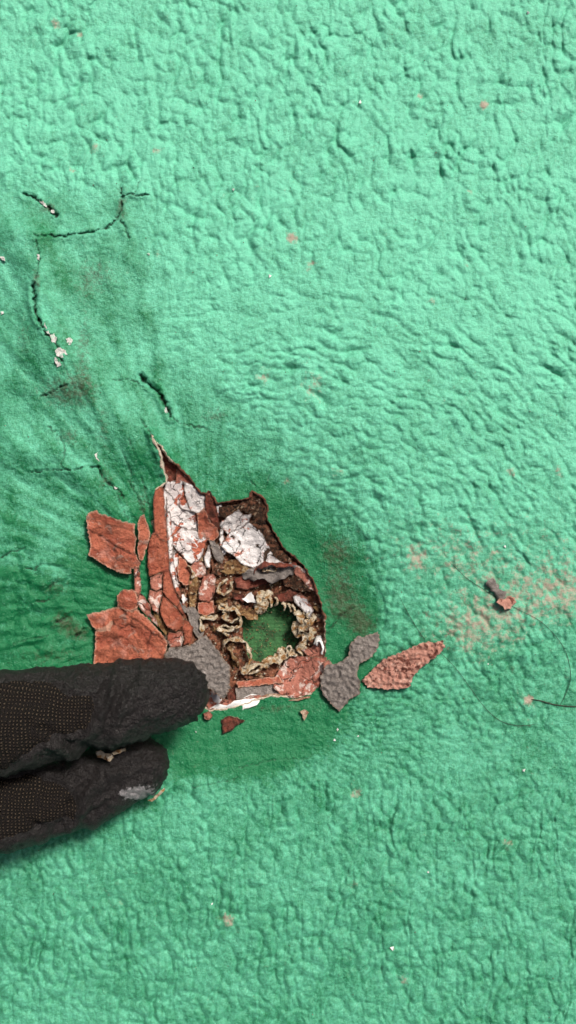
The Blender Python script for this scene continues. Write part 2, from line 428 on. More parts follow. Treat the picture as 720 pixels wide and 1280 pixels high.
def floor_height(u, v):
    """returns height in mm plus the material masks"""
    z = floor_smooth(u, v)
    wu = u + 7 * perlin(u / 40, v / 40, 21); wv = v + 7 * perlin(u / 40, v / 40, 22)
    top = 1 - sstep(260, 470, v)
    bot = sstep(900, 1010, v)
    mid = 1 - np.clip(top + bot, 0, 1)
    bill = lambda a, b, s: np.abs(perlin(a, b, s))
    zn = zone(u, v)
    vert = 1.25 * domes(wu / 10.5, wv / 15, 31) + .40 * fbm(wu / 17, wv / 40, 2, 35) + .20 * bill(wu / 8, wv / 11, 32) - .40 * np.exp(-(perlin(wu / 36, wv / 190, 33) / .06) ** 2) * (.5 + .5 * perlin(u / 60, v / 60, 34))
    # around the drain the strokes follow circles about it
    ang = np.arctan2(v - 900, u - 330); rad = np.hypot(u - 330, v - 900)
    rad = rad + 9 * perlin(u / 45, v / 45, 41)
    circ = 1.15 * domes(rad / 9.5, ang * 26, 42) + .40 * fbm(wu / 20, wv / 17, 2, 45) + .25 * bill(wu / 8, wv / 7, 43) + .22 * bill(rad / 22, ang * 7, 44)
    botn = 1.25 * domes(wu / 9.5, wv / 12.5, 51) + .35 * fbm(wu / 17, wv / 28, 2, 54) + .20 * bill(wu / 7, wv / 10, 52) - .3 * np.exp(-(perlin(wu / 34, wv / 200, 53) / .06) ** 2)
    tex = top * vert + mid * circ + bot * botn
    lumps = .9 * domes(wu / 17, wv / 14, 57) + .6 * fbm(wu / 24, wv / 20, 3, 58)
    # brush strokes that run in towards the drain
    a2 = np.arctan2(v - 760, u - 260); r2 = np.hypot(u - 260, v - 760)
    strokes = perlin(a2 * 16 + .6 * perlin(u / 50, v / 50, 205), r2 / 90, 206) + .5 * perlin(a2 * 34, r2 / 60, 207)
    strokes = strokes * (1 - sstep(230, 330, u)) * (1 - .7 * sstep(820, 900, v))
    sm = np.clip(.90 + .35 * perlin(u / 110, v / 110, 55) + .55 * perlin(u / 34, v / 42, 56), .3, 1.5)
    z = z + (1 - zn) * sm * 1.1 * (tex - .85)
    z = z + zn * (.40 * strokes * sstep(30, 140, r2) + .55 * fbm(wu / 26, wv / 26, 3, 59) + (.25 + 1.0 * blob(u, v, 45, 750, 85, 90, 4)) * (lumps - .6))
    z = z + (1 - .4 * zn) * (.12 * perlin(u / 5.2, v / 5.8, 61) + .045 * perlin(u / 2.4, v / 2.4, 62))
    z = z + .06 * np.sin(v / 3.2 + 2 * perlin(u / 60, v / 30, 64)) * blob(u, v, 330, 925, 130, 55, 4)
    crack = np.zeros_like(z)
    for i, (pl, hw, dp) in enumerate(CRACKS):
        x0 = min(p[0] for p in pl) - 25; x1 = max(p[0] for p in pl) + 25
        y0 = min(p[1] for p in pl) - 25; y1 = max(p[1] for p in pl) + 25
        idx = np.nonzero((u > x0) & (u < x1) & (v > y0) & (v < y1))
        if not len(idx[0]): continue
        uu, vv = u[idx], v[idx]
        ju = uu + 2.0 * perlin(uu / 6, vv / 6, 70 + i) + 1.0 * perlin(uu / 2.6, vv / 2.6, 71)
        jv = vv + 2.0 * perlin(uu / 6, vv / 6, 90 + i) + 1.0 * perlin(uu / 2.6, vv / 2.6, 91)
        d, _, _ = dist_poly(ju, jv, pl, False)
        hwl = hw * (.75 + .55 * perlin(uu / 11, vv / 11, 95 + i))
        g = 1 - sstep(.3, 1.0, d / np.maximum(hwl, .35))
        z[idx] += -dp * g + .30 * dp * np.exp(-((d - hw * 2.4) / 3.0) ** 2)
        crack[idx] = np.maximum(crack[idx], g * min(1, .35 + dp * .6) * np.clip(.75 + .9 * perlin(uu / 9, vv / 9, 97 + i), .15, 1))
    fresh_shade = .09 + .12 * sstep(300, 600, v) + .36 * sstep(560, 900, v) + .16 * fbm(u / 120, v / 150, 3, 208) + zn * (.42 + .30 * strokes + .25 * fbm(u / 45, v / 60, 3, 209)) + .58 * blob(u, v, 295, 735, 165, 165) + .25 * blob(u, v, 300, 905, 170, 62) + .18 * blob(u, v, 60, 770, 130, 90)  # less chalked coat, plus shade painted in around the drain and towards the bottom
    wear = .46 * 1.15 * blob(u, v, 715, 742, 85, 40) + .38 * blob(u, v, 600, 788, 85, 36) + .30 * blob(u, v, 590, 690, 110, 50) + .2 * blob(u, v, 680, 860, 60, 50)
    for cu, cv, r, a in ((365, 297, 9, .85), (388, 330, 8, .5), (392, 478, 26, .45), (605, 132, 6, .7), (525, 120, 5, .6), (588, 240, 7, .5), (285, 1150, 13, .6),
                         (640, 590, 9, .5), (420, 590, 10, .5), (700, 590, 10, .5), (445, 990, 9, .5), (520, 700, 16, .45), (660, 875, 6, .8), (90, 212, 8, .5),
                         (70, 30, 7, .6), (100, 43, 6, .6), (120, 185, 8, .5), (195, 190, 8, .5), (540, 377, 6, .6), (360, 600, 10, .4), (505, 1225, 9, .4), (440, 1105, 8, .4),
                         (635, 1055, 8, .5), (330, 470, 14, .45), (585, 330, 7, .5), (200, 320, 6, .6)):
        wear = wear + a * blob(u, v, cu, cv, r)
    wear = wear + .12 + .14 * perlin(u / 90, v / 90, 66) - .25 * blob(u, v, 150, 620, 200, 230, 4)
    dirt = .62 * blob(u, v, 425, 745, 28, 40) + .55 * blob(u, v, 455, 780, 22, 26) + .5 * blob(u, v, 420, 685, 30, 26) + .55 * blob(u, v, 80, 775, 22, 16) \
        + .5 * blob(u, v, 100, 792, 22, 12) + .45 * blob(u, v, 70, 735, 24, 18) + .5 * blob(u, v, 85, 545, 18, 16) + .55 * blob(u, v, 80, 490, 45, 28) + .45 * blob(u, v, 105, 430, 16, 60) + .40 * blob(u, v, 30, 420, 14, 50) + .40 * blob(u, v, 130, 540, 14, 40) \
        + .5 * blob(u, v, 152, 255, 10, 34) + .6 * blob(u, v, 60, 260, 16, 9) + .45 * blob(u, v, 178, 630, 12, 40) + .42 * blob(u, v, 345, 885, 90, 9) \
        + .4 * blob(u, v, 60, 820, 70, 16) + .40 * blob(u, v, 132, 600, 16, 20) + .45 * blob(u, v, 270, 520, 30, 16) + .55 * blob(u, v, 46, 350, 7, 22) \
        + .48 * blob(u, v, 120, 345, 34, 30) + .4 * blob(u, v, 660, 880, 18, 6) + .1
    return z, fresh_shade, wear, dirt, crack

# ------------------------------------------------------------------ roof floor: one sheet, fine near the camera, out to the horizon
def axis(lo, hi, step, far):
    a = list(np.arange(lo, hi + .01, step))
    s = step; x = a[-1]; up = []
    while x < far:
        s *= 1.16; x += s; up.append(x)
    s = step; x = a[0]; dn = []
    while x > -far:
        s *= 1.16; x -= s; dn.append(x)
    return np.array(dn[::-1] + a + up)
ua = axis(-40, 760, 1.35, 60000); va = axis(-40, 1320, 1.35, 60000)
U, V = np.meshgrid(ua, va)
nu, nv = len(ua), len(va)
u = U.ravel().copy(); v = V.ravel().copy()
bb = (u > 175) & (u < 420) & (v > 530) & (v < 905)
ins = np.zeros(len(u), bool); ins[bb] = inside(u[bb], v[bb], TEAR)
idx = np.arange(nu * nv).reshape(nv, nu)
quads = np.stack([idx[1:, :-1].ravel(), idx[1:, 1:].ravel(), idx[:-1, 1:].ravel(), idx[:-1, :-1].ravel()], 1)
nin = ins[quads].sum(1)
quads = quads[nin < 4]
border = ins.copy(); keep = np.zeros(len(u), bool); keep[quads.ravel()] = True
snap = np.nonzero(border & keep)[0]
_, sx, sy = dist_poly(u[snap], v[snap], TEAR)
u[snap] = sx; v[snap] = sy
near = np.nonzero(bb & ~ins)[0]
dn, sx, sy = dist_poly(u[near], v[near], TEAR)
z, fresh_shade, wear, dirt, crack = floor_height(u, v)
# the torn edge curls up a little, most of all on the left of the tear
lip = np.exp(-(dn / 7) ** 2) * (.35 + 1.5 * sstep(250, 195, u[near]) * sstep(700, 620, v[near])) * (1 + .5 * perlin(u[near] / 9, v[near] / 9, 77))
z[near] += lip
z[snap] += .35 + 1.5 * sstep(250, 195, u[snap]) * sstep(700, 620, v[snap])
far_f = np.clip((np.hypot(u - 360, v - 640) - 900) / 400, 0, 1)
z = z * (1 - far_f)
vw = world(u, v, z)
remap = np.full(len(u), -1); used = np.unique(quads); remap[used] = np.arange(len(used))
roof = mesh_obj('roof_floor', vw[used], remap[quads], ['coat'], attrs={'fresh_shade': fresh_shade[used], 'wear': wear[used], 'dirt': dirt[used], 'crack': crack[used]})
tag(roof, 'green painted roof floor with lumpy worn waterproof coating', 'floor', kind='structure')

def floor_z(uu, vv):
    z, *_ = floor_height(np.atleast_1d(np.asarray(uu, float)).copy(), np.atleast_1d(np.asarray(vv, float)).copy())
    return z

# broken edge of the coating, all round the tear
tp = np.array(TEAR)
n = len(tp)
zt = floor_smooth(tp[:, 0], tp[:, 1]) + .55 + 1.3 * sstep(250, 195, tp[:, 0]) * sstep(700, 620, tp[:, 1])
tg = np.roll(tp, -1, 0) - np.roll(tp, 1, 0); tg /= np.linalg.norm(tg, axis=1)[:, None] + 1e-9
area = np.sum(tp[:, 0] * np.roll(tp[:, 1], -1) - np.roll(tp[:, 0], -1) * tp[:, 1])
nin_ = np.stack([-tg[:, 1], tg[:, 0]], 1) * (1 if area > 0 else -1)      # inward
k = np.arange(n)
ow = 1.4 + .8 * perlin(k / 2.1, k * 0 + .5, 80)
rows = []
for off, dz in ((-1.0, -.15), (-.2, .16), (.55, .05), (1.0, -.5), (1.4, -1.5), (.6, -2.4)):
    j = 1 + .6 * perlin(k / 1.7, k * 0 + off * 3 + 9.3, 81)
    q = tp + nin_ * (off * ow * j)[:, None]
    rows.append(world(q[:, 0], q[:, 1], zt + dz + .15 * perlin(k / 1.3, k * 0 + off + 4, 82)))
ev = np.concatenate(rows); ef = []
for r in range(len(rows) - 1):
    for i in range(n):
        j = (i + 1) % n
        ef.append((r * n + i, r * n + j, (r + 1) * n + j, (r + 1) * n + i))
pale = np.clip(sstep(235, 205, tp[:, 0]) + sstep(845, 865, tp[:, 1]) + .55 * sstep(396, 402, tp[:, 0]) * sstep(740, 780, tp[:, 1]), .08, 1)
edge = mesh_obj('coating_edge', ev, ef, ['edge'], roof, attrs={'rim': np.tile(pale, len(rows))})

# ------------------------------------------------------------------ flakes: thin slabs traced from the photo
def flake(name, poly, zf, thick, mats, parent=None, step=5, jit=.8, rough=.25, seed=0, undercut=.25, rsc=6.0, rimw=2.2, grow=1.0, lines=()):
    gc = np.mean(poly, 0); poly = [tuple(gc + (np.array(p) - gc) * grow) for p in poly]
    rnd = random.Random(seed * 13 + len(poly) + int(poly[0][0]))
    bd = densify(poly, step, jit, True, rnd)
    us = [p[0] for p in bd]; vs = [p[1] for p in bd]
    pts = list(bd)
    gx = np.arange(min(us), max(us), step); gy = np.arange(min(vs), max(vs), step * .87)
    P = np.array([(x + (step / 2 if j % 2 else 0) + rnd.uniform(-.2, .2) * step, y + rnd.uniform(-.2, .2) * step) for j, y in enumerate(gy) for x in gx])
    if len(P):
        ok = inside(P[:, 0], P[:, 1], bd)
        d, _, _ = dist_poly(P[:, 0], P[:, 1], bd)
        P = P[ok & (d > step * .45)]
        pts += [tuple(p) for p in P]
    nb = len(bd)
    vo, _, fo, _, _, _ = delaunay_2d_cdt([Vector(p) for p in pts], [(i, (i + 1) % nb) for i in range(nb)], [], 1, 1e-4)
    A = np.array([tuple(p) for p in vo])
    zz = zf(A[:, 0], A[:, 1]) + rough * perlin(A[:, 0] / rsc, A[:, 1] / rsc, seed + 3) + rough * .4 * perlin(A[:, 0] / 2.7, A[:, 1] / 2.7, seed + 4)
    cu, cv = A.mean(0)
    edges = {}
    F = []
    for f in fo:
        f = list(f)
        a = sum(A[f[i]][0] * A[f[(i + 1) % len(f)]][1] - A[f[(i + 1) % len(f)]][0] * A[f[i]][1] for i in range(len(f)))
        if a > 0: f = f[::-1]          # v points down in the picture
        F.append(f)
        for i in range(len(f)):
            e = (f[i], f[(i + 1) % len(f)])
            edges[e] = edges.get(e, 0) + 1
    bedges = [e for e in edges if (e[1], e[0]) not in edges]
    N = len(A)
    top = world(A[:, 0], A[:, 1], zz)
    B = A.copy()
    bi = sorted({i for e in bedges for i in e})
    for i in bi:
        s_ = rnd.uniform(-undercut, undercut * 2.2)
        B[i] = A[i] + (A[i] - (cu, cv)) / (np.hypot(*(A[i] - (cu, cv))) + 1e-6) * s_ * 2
    bot = world(B[:, 0], B[:, 1], zz - thick)
    # a duplicated ring keeps the broken edge crisp
    ring = {i: 2 * N + k_ for k_, i in enumerate(bi)}
    verts = np.concatenate([top, bot, top[bi]])
    faces = list(F); mi = [0] * len(F); sm = [True] * len(F)
    for f in F: faces.append([i + N for i in f[::-1]]); mi.append(len(mats) - 1); sm.append(True)
    for a, b in bedges: faces.append([ring[a], a + N, b + N, ring[b]][::-1]); mi.append(len(mats) - 1); sm.append(False)
    db, _, _ = dist_poly(A[:, 0], A[:, 1], bd)
    rm_ = np.exp(-(db / rimw) ** 2)
    rim = np.concatenate([rm_, np.ones(N), rm_[bi]])
    ln = np.zeros(N)
    for pl, w_, d_ in lines:
        ju = A[:, 0] + 1.5 * perlin(A[:, 0] / 5, A[:, 1] / 5, 180); jv = A[:, 1] + 1.5 * perlin(A[:, 0] / 5, A[:, 1] / 5, 181)
        d, _, _ = dist_poly(ju, jv, pl, False)
        ln = np.maximum(ln, np.exp(-(d / 1.15) ** 2) * min(1, d_ * 1.5) * (.75 + .6 * perlin(A[:, 0] / 8, A[:, 1] / 8, 182)))
    ln = np.concatenate([ln, np.zeros(N), ln[bi]])
    return mesh_obj(name, verts, faces, mats, parent, mi, sm, {'rim': rim, 'line': ln})

# ------------------------------------------------------------------ the drain under the coating
def bed_z(u, v):
    u = np.asarray(u, float); v = np.asarray(v, float)
    ins_ = inside(u, v, TEAR)
    d, _, _ = dist_poly(u, v, TEAR)
    d = np.where(ins_, d, -d)
    return floor_smooth(u, v) - 1.7 - 2.6 * sstep(-2, 42, d) - .9 * blob(u, v, 340, 790, 75)

DR = empty('roof_drain', 340, 790, -14, 'corroded roof drain hole ringed by cracked red and white flakes under the torn coating', 'drain')
bu = np.arange(172, 424, 1.5); bv = np.arange(530, 906, 1.5)
BU, BV = np.meshgrid(bu, bv); a = BU.ravel(); b = BV.ravel()
hz = bed_z(a, b)
hin = inside(a, b, HOLE); hd, _, _ = dist_poly(a + 3 * perlin(a / 7, b / 7, 120), b + 3 * perlin(a / 7, b / 7, 121), HOLE)
hd = np.where(hin, hd, -hd)
rgh = .55 * fbm(a / 9, b / 9, 4, 111) + .45 * np.abs(perlin(a / 4.5, b / 4.5, 113)) + .25 * perlin(a / 2.2, b / 2.2, 114)
hz = hz + rgh * 1.5 - 7.5 * sstep(-1, 4, hd)
under = ~inside(a, b, TEAR)
ins2, _, _ = dist_poly(a, b, TEAR)
hz = np.where(under, hz - .5 - .25 * np.minimum(ins2, 12), hz)
nbu, nbv = len(bu), len(bv)
ix = np.arange(nbu * nbv).reshape(nbv, nbu)
bq = np.stack([ix[1:, :-1].ravel(), ix[1:, 1:].ravel(), ix[:-1, 1:].ravel(), ix[:-1, :-1].ravel()], 1)
mesh_obj('rusted_bed', world(a, b, hz), bq, ['bed'], DR)
zs = float(bed_z(np.array([340.]), np.array([790.]))[0]) - 2.3
flake('drain_screen', [(296 + 0, 770), (312, 752), (345, 745), (372, 752), (383, 775), (380, 808), (365, 824), (335, 836), (308, 828), (298, 800)],
      lambda u, v: zs + 0 * u, .5, ['screen'], DR, 4, .2, .25, 5)

# lining flakes: polygon, materials, lift mm, tilt (mm per px in u, in v), thickness
LF = [
    ([(197, 558), (207, 568), (217, 580), (225, 588), (221, 598), (210, 602), (205, 588)], ['red_dark'], .1, 0, 0, .5),
    ([(222, 588), (230, 592), (238, 600), (246, 611), (239, 607), (229, 603), (221, 604)], ['pink', 'brown'], .9, 0, 0, .6),
    ([(209, 605), (227, 602), (230, 612), (232, 626), (237, 637), (225, 633), (214, 619), (208, 612)], ['white_red', 'brown'], .8, -.01, 0, .7),
    ([(231, 604), (241, 609), (250, 618), (256, 622), (255, 635), (247, 639), (239, 637), (234, 624)], ['white', 'brown'], 1.0, .01, 0, .7),
    ([(208, 616), (216, 623), (225, 636), (238, 640), (247, 642), (249, 652), (248, 662), (238, 664), (228, 659), (216, 650), (207, 658)], ['white_red', 'brown'], .7, -.02, 0, .7),
    ([(206, 660), (216, 652), (227, 661), (225, 671), (214, 675), (208, 670)], ['white_red', 'brown'], .7, -.01, 0, .7),
    ([(215, 677), (228, 663), (244, 666), (256, 675), (252, 690), (246, 699), (238, 702), (226, 690)], ['white_red', 'red_dark'], 1.1, .0, -.01, .8),
    ([(258, 619), (262, 617), (267, 623), (271, 640), (274, 659), (266, 655), (260, 645), (257, 634)], ['red_dark', 'red_dark'], 1.2, 0, 0, .8),
    ([(270.5, 631), (276.5, 630.5), (277.5, 640), (274, 644), (271, 640)], ['white', 'brown'], .9, 0, 0, .6),
    ([(248, 645), (256, 638), (262, 652), (270, 660), (272, 668), (266, 674), (258, 673), (250, 671)], ['red', 'red_dark'], 1.4, 0, 0, .9),
    ([(276, 655), (285, 648), (298, 639), (303, 645), (312, 644), (309, 652), (302, 659), (295, 665), (289, 669), (282, 662)], ['white', 'brown'], 1.7, .045, -.02, .45),
    ([(290, 671), (302, 661), (311, 657), (325, 668), (333, 682), (338, 694), (345, 700), (356, 703), (366, 705), (350, 708), (330, 709), (318, 708), (305, 703), (296, 694), (287, 689), (283, 684), (286, 676)],
     ['white_dirty', 'brown'], 1.1, 0, .0, .7),
    ([(279, 634), (300, 631), (314, 620), (326, 622), (331, 636), (330, 648), (318, 652), (313, 642), (300, 637), (285, 646), (279, 644)], ['brown', 'brown'], .9, 0, 0, .8),
    ([(316, 656), (330, 652), (338, 664), (346, 678), (356, 692), (362, 699), (348, 698), (340, 690), (334, 676), (326, 664)], ['brown', 'brown'], 1.0, 0, 0, .8),
    ([(275, 664), (279, 664), (279.5, 678), (282, 690), (278, 692), (275, 680)], ['white', 'brown'], 1.0, 0, 0, .6),
    ([(262, 675), (267, 676), (274, 685), (278.5, 694), (277, 702), (271, 700), (266, 690)], ['grey', 'grey'], 1.2, 0, 0, .8),
    ([(258, 690), (261, 683), (263, 695), (262, 708), (258, 708), (256, 698)], ['white', 'red_dark'], 1.2, 0, 0, .7),
    ([(240, 706), (248, 702), (256, 708), (256, 716), (250, 721), (242, 719), (239, 712)], ['pink', 'brown'], 1.0, 0, 0, .7),
    ([(225, 698), (231, 702), (236, 710), (239, 720), (238, 728), (232, 730), (225, 725), (223, 713)], ['red', 'red_dark'], .9, -.03, 0, .7),
    ([(237, 723), (246, 721), (248, 731), (245, 745), (243, 757), (238, 758), (237, 742)], ['ochre', 'ochre'], .9, 0, 0, .8),
    ([(255, 722), (266, 719), (269, 724), (267, 740), (262, 750), (251, 748), (250, 738)], ['pink', 'red_dark'], 1.5, 0, 0, 1.0),
    ([(249, 754), (265, 752), (266, 765), (258, 769), (249, 765)], ['red', 'red_dark'], 1.3, 0, .02, 1.0),
    ([(234, 763), (243, 761), (250, 772), (254, 790), (248, 796), (240, 785)], ['grey', 'brown'], 1.2, 0, 0, .8),
    ([(277, 713), (285, 703), (296, 700), (301, 707), (312, 711), (300, 716), (286, 717)], ['ochre', 'ochre'], 1.3, 0, 0, .7),
    ([(291, 741), (304, 744), (304, 751), (293, 748)], ['red_dark', 'brown'], 1.6, 0, 0, .6),
    ([(304, 749), (308, 745), (314, 741), (316, 745), (320, 753), (310, 752)], ['chalk', 'brown'], 2.0, .02, -.04, .4),
    ([(368, 747), (376, 743), (384, 750), (390, 762), (387, 770), (378, 761), (370, 753)], ['white_dirty', 'brown'], 1.5, 0, 0, .6),
    ([(372, 708), (383, 714), (390, 728), (393, 738), (385, 734), (377, 724), (368, 716)], ['pink', 'brown'], 1.2, 0, 0, .7),
    ([(378, 812), (390, 810), (399, 800), (404, 803), (404, 819), (390, 820)], ['pink', 'cream'], 1.6, 0, 0, .8),
    ([(350, 843), (359, 829), (370, 823), (385, 824.5), (403, 825), (401, 840), (396, 855), (387, 864), (370, 869), (355, 865), (346, 857)], ['pink', 'cream'], 1.6, .01, .01, .9),
    ([(300, 852), (325, 849), (346, 846), (350, 853), (326, 856), (301, 859)], ['red', 'red_dark'], 2.2, 0, 0, 1.2),
    ([(299, 861), (326, 858), (344, 857), (352, 866), (332, 869), (300, 873)], ['grey', 'red_dark'], 1.1, 0, -.04, 1.0),
    ([(284, 868), (292, 860), (297, 868), (298, 877), (286, 880)], ['red_dark', 'red_dark'], 1.0, 0, 0, 1.0),
    ([(256, 872), (268, 864), (276, 874), (290, 877), (282, 884), (262, 886)], ['pink', 'cream'], 1.8, 0, 0, .8),
    ([(266, 706), (274, 704), (280, 712), (274, 718), (266, 715)], ['brown', 'brown'], 1.3, 0, 0, .8),
    ([(296, 723), (318, 718), (344, 722), (330, 730), (308, 736), (298, 733)], ['red_dark', 'brown'], 1.0, 0, 0, .7),
    ([(346, 745), (362, 738), (372, 742), (366, 750), (352, 752)], ['red_dark', 'brown'], 1.1, 0, 0, .7),
    ([(218, 690), (224, 697), (222, 712), (225, 730), (218, 728), (213, 708)], ['white_red', 'brown'], .5, -.05, 0, .6),
    ([(352, 720), (372, 722), (386, 738), (374, 738), (358, 732)], ['brown', 'brown'], 1.3, 0, 0, .9),
]
for i, (pl, ms, lift, tu, tv, th) in enumerate(LF):
    cu = sum(p[0] for p in pl) / len(pl); cv = sum(p[1] for p in pl) / len(pl)
    rr = random.Random(i); tu += rr.uniform(-.012, .012); tv += rr.uniform(-.012, .012)
    gr = 1.17
    pl = [(cu + (p[0] - cu) * gr, cv + (p[1] - cv) * gr) for p in pl]
    flake('lining_flake', pl, lambda u, v, cu=cu, cv=cv, l=lift, tu=tu, tv=tv: bed_z(u, v) + l + .5 + tu * (u - cu) + tv * (v - cv) + .0012 * ((u - cu) ** 2 + (v - cv) ** 2) * .5,
          th, ms, DR, 3.0, .8, .5, i, rimw=1.3)

# twisted ribbons of paint round the hole
def ribbon(name, path, width, thick, m, parent, seed=0, twist=1.2, zf=bed_z, wob=.35, tw0=None):
    rnd = random.Random(seed)
    P = np.array([(p[0], p[1], float(zf(np.array([p[0]]), np.array([p[1]]))[0]) + p[2]) for p in path])
    out = []
    nseg = len(P) - 1
    for i in range(nseg):
        p0, p1, p2, p3 = P[max(i - 1, 0)], P[i], P[i + 1], P[min(i + 2, nseg)]
        for t in np.arange(0, 1, .2):
            out.append(.5 * ((2 * p1) + (-p0 + p2) * t + (2 * p0 - 5 * p1 + 4 * p2 - p3) * t * t + (-p0 + 3 * p1 - 3 * p2 + p3) * t ** 3))
    out.append(P[-1]); out = np.array(out)
    Wd = world(out[:, 0], out[:, 1], out[:, 2])
    T = np.gradient(Wd, axis=0); T /= np.linalg.norm(T, axis=1)[:, None] + 1e-12
    up = np.array([0, 0, 1.0])
    S = np.cross(T, up); S /= np.linalg.norm(S, axis=1)[:, None] + 1e-12
    Nn = np.cross(S, T)
    k = np.arange(len(out)); a0 = rnd.uniform(-.5, 1.3) if tw0 is None else tw0
    ang = a0 + twist * perlin(k / 4.5, k * 0 + seed * 1.7 + .3, 130)
    wd = width * 1.3 * (1 + .6 * perlin(k / 2.3, k * 0 + seed + .6, 131)) * np.minimum(1, .35 + np.minimum(k, k[::-1]) * .35) * .0005
    A = S * np.cos(ang)[:, None] + Nn * np.sin(ang)[:, None]
    B = -S * np.sin(ang)[:, None] + Nn * np.cos(ang)[:, None]
    rows = []
    th = thick * .0005
    for ca, cb in ((-1, -1), (-.35, -1.3), (.4, -.6), (1, -.6), (1, .6), (.4, 1.5), (-.35, .8), (-1, .6)):
        bulge = wob * .001 * ca * ca
        rows.append(Wd + A * (ca * wd)[:, None] + B * (cb * th + bulge + .00020 * perlin(k / 1.7, k * 0 + ca * 1.3 + seed, 133))[:, None])
    m_ = len(rows); L = len(out)
    verts = np.stack(rows, 1).reshape(-1, 3)
    faces = []
    for i in range(L - 1):
        for j in range(m_):
            j2 = (j + 1) % m_
            faces.append((i * m_ + j, i * m_ + j2, (i + 1) * m_ + j2, (i + 1) * m_ + j))
    faces.append(tuple(range(m_))[::-1]); faces.append(tuple((L - 1) * m_ + j for j in range(m_)))
    return mesh_obj(name, verts, faces, [m], parent)

def c5(*pts): return [(260 + p[0] / 4.5, 690 + p[1] / 4.5, p[2] if len(p) > 2 else 1.6) for p in pts]
def c4(*pts): return [(200 + p[0] / 6, 680 + p[1] / 6, p[2] if len(p) > 2 else 1.6) for p in pts]
CURLS = [
    (c5((110, 150, 1.4), (70, 180, 2), (60, 215, 2.4), (90, 240, 2.2), (125, 215, 2), (130, 165, 1.8)), 1.5, 'curl'),
    (c5((70, 290, 1.6), (100, 325, 2.2), (150, 315, 2.2), (180, 360, 2.4), (182, 415, 2.4), (135, 432, 2.0), (90, 410, 1.6), (80, 440, 1.6), (120, 470, 1.8)), 1.7, 'curl'),
    (c5((85, 540, 1.5), (95, 505, 2.2), (150, 490, 2.6), (205, 508, 2.8), (235, 560, 3), (238, 615, 2.6), (208, 650, 2.2), (212, 690, 1.8)), 1.9, 'curl'),
    (c5((150, 505, 1.4), (125, 540, 1.8), (140, 590, 2.0), (170, 620, 1.8)), 1.5, 'ochre'),
    (c5((200, 690, 1.6), (235, 650, 2), (285, 632, 2.2), (300, 650, 2), (270, 672, 1.8), (228, 690, 1.6)), 1.3, 'curl'),
    (c5((310, 645, 1.4), (340, 615, 2.2), (390, 602, 2.4), (425, 565, 2.6), (440, 545, 2.2)), 2.2, 'curl'),
    (c5((440, 545, 1.8), (462, 535, 2.4), (470, 565, 2.2), (505, 582, 2)), 1.2, 'curl'),
    (c5((305, 215, 1.8), (302, 260, 2.4), (296, 300, 2.6), (284, 348, 1.4)), 2.4, 'curl'),
    (c5((348, 215, 1.6), (335, 250, 2.2), (322, 300, 2.2), (312, 330, 1.4)), 1.5, 'curl'),
    (c5((498, 332, 1.2), (525, 362, 2), (575, 375, 2.2), (535, 412, 2.6), (498, 432, 2.2), (515, 478, 1.6)), 2.2, 'curl'),
    (c5((590, 425, 1.6), (575, 462, 2.4), (545, 490, 2.6), (528, 530, 2.4), (535, 580, 1.4)), 2.4, 'curl'),
    (c5((598, 515, 1.8), (630, 498, 2.4), (645, 530, 2.2), (640, 575, 1.6)), 1.6, 'chalk'),
    (c5((195, 138, 1.8), (250, 125, 2.6), (310, 135, 3), (380, 125, 3), (440, 100, 2.6), (480, 92, 1.8)), 2.6, 'grey'),
    (c5((250, 110, 1.6), (290, 80, 2.8), (350, 68, 3.2), (420, 72, 3), (500, 70, 2)), .9, 'red_dark'),
    (c5((312, 95, 1.6), (325, 110, 2.6), (360, 100, 2.6), (400, 80, 2)), 1.0, 'curl'),
    (c5((345, 255, 1.2), (358, 285, 1.8), (352, 305, 1.2)), 1.6, 'curl'), (c5((375, 255, 1.2), (392, 275, 1.8), (376, 302, 1.2)), 1.4, 'curl'),
    (c5((425, 280, 1.2), (436, 298, 1.6), (432, 312, 1)), 1.0, 'curl'), (c5((455, 290, 1.2), (462, 308, 1.6), (470, 325, 1)), 1.0, 'curl'),
    (c5((478, 300, 1.2), (488, 318, 1.6), (482, 332, 1)), .9, 'curl'),
    (c5((165, 300, 1.2), (190, 340, 2.2), (235, 362, 2.2), (275, 345, 1.4)), 2.2, 'ochre'),
    (c4((300, 560, 1.4), (330, 545, 2), (380, 555, 2.2), (430, 535, 1.6)), 1.2, 'curl'),
    (c4((305, 560, 1.2), (310, 610, 2), (330, 650, 1.6)), 1.2, 'curl'),
    (c4((465, 480, 1.4), (500, 510, 2.2), (490, 560, 2.2), (540, 585, 2.4), (590, 560, 2), (600, 520, 1.4)), 1.3, 'curl'),
    (c4((450, 620, 1.4), (480, 650, 2.2), (550, 640, 2.2), (600, 610, 1.6)), 1.3, 'curl'),
    (c4((440, 460, 1.4), (480, 455, 2), (510, 480, 1.4)), 1.3, 'curl'),
    (c4((210, 165, 1.4), (240, 205, 2.2), (262, 245, 1.6)), 1.0, 'curl'),
    (c4((170, 380, 1.2), (185, 420, 1.8), (170, 450, 1.2)), .9, 'white_red'),
    (c4((120, 420, 1.0), (170, 470, 1.8), (200, 500, 1.4)), 1.1, 'grey'),
    ([(258, 889, 1.6), (280, 886, 2.2), (304, 880, 2.4), (325, 872, 1.8)], 2.0, 'chalk'), ([(262, 882, 1.8), (290, 878, 2.2), (326, 870, 2)], 1.4, 'pink'),
    ([(325, 873, 1.6), (345, 870, 2.0), (372, 873, 2.0), (390, 866, 1.6)], 1.1, 'cream'),
    ([(264, 868, 2.4), (270, 874, 2.8), (276, 873, 2.2)], 1.8, 'chalk'),
]
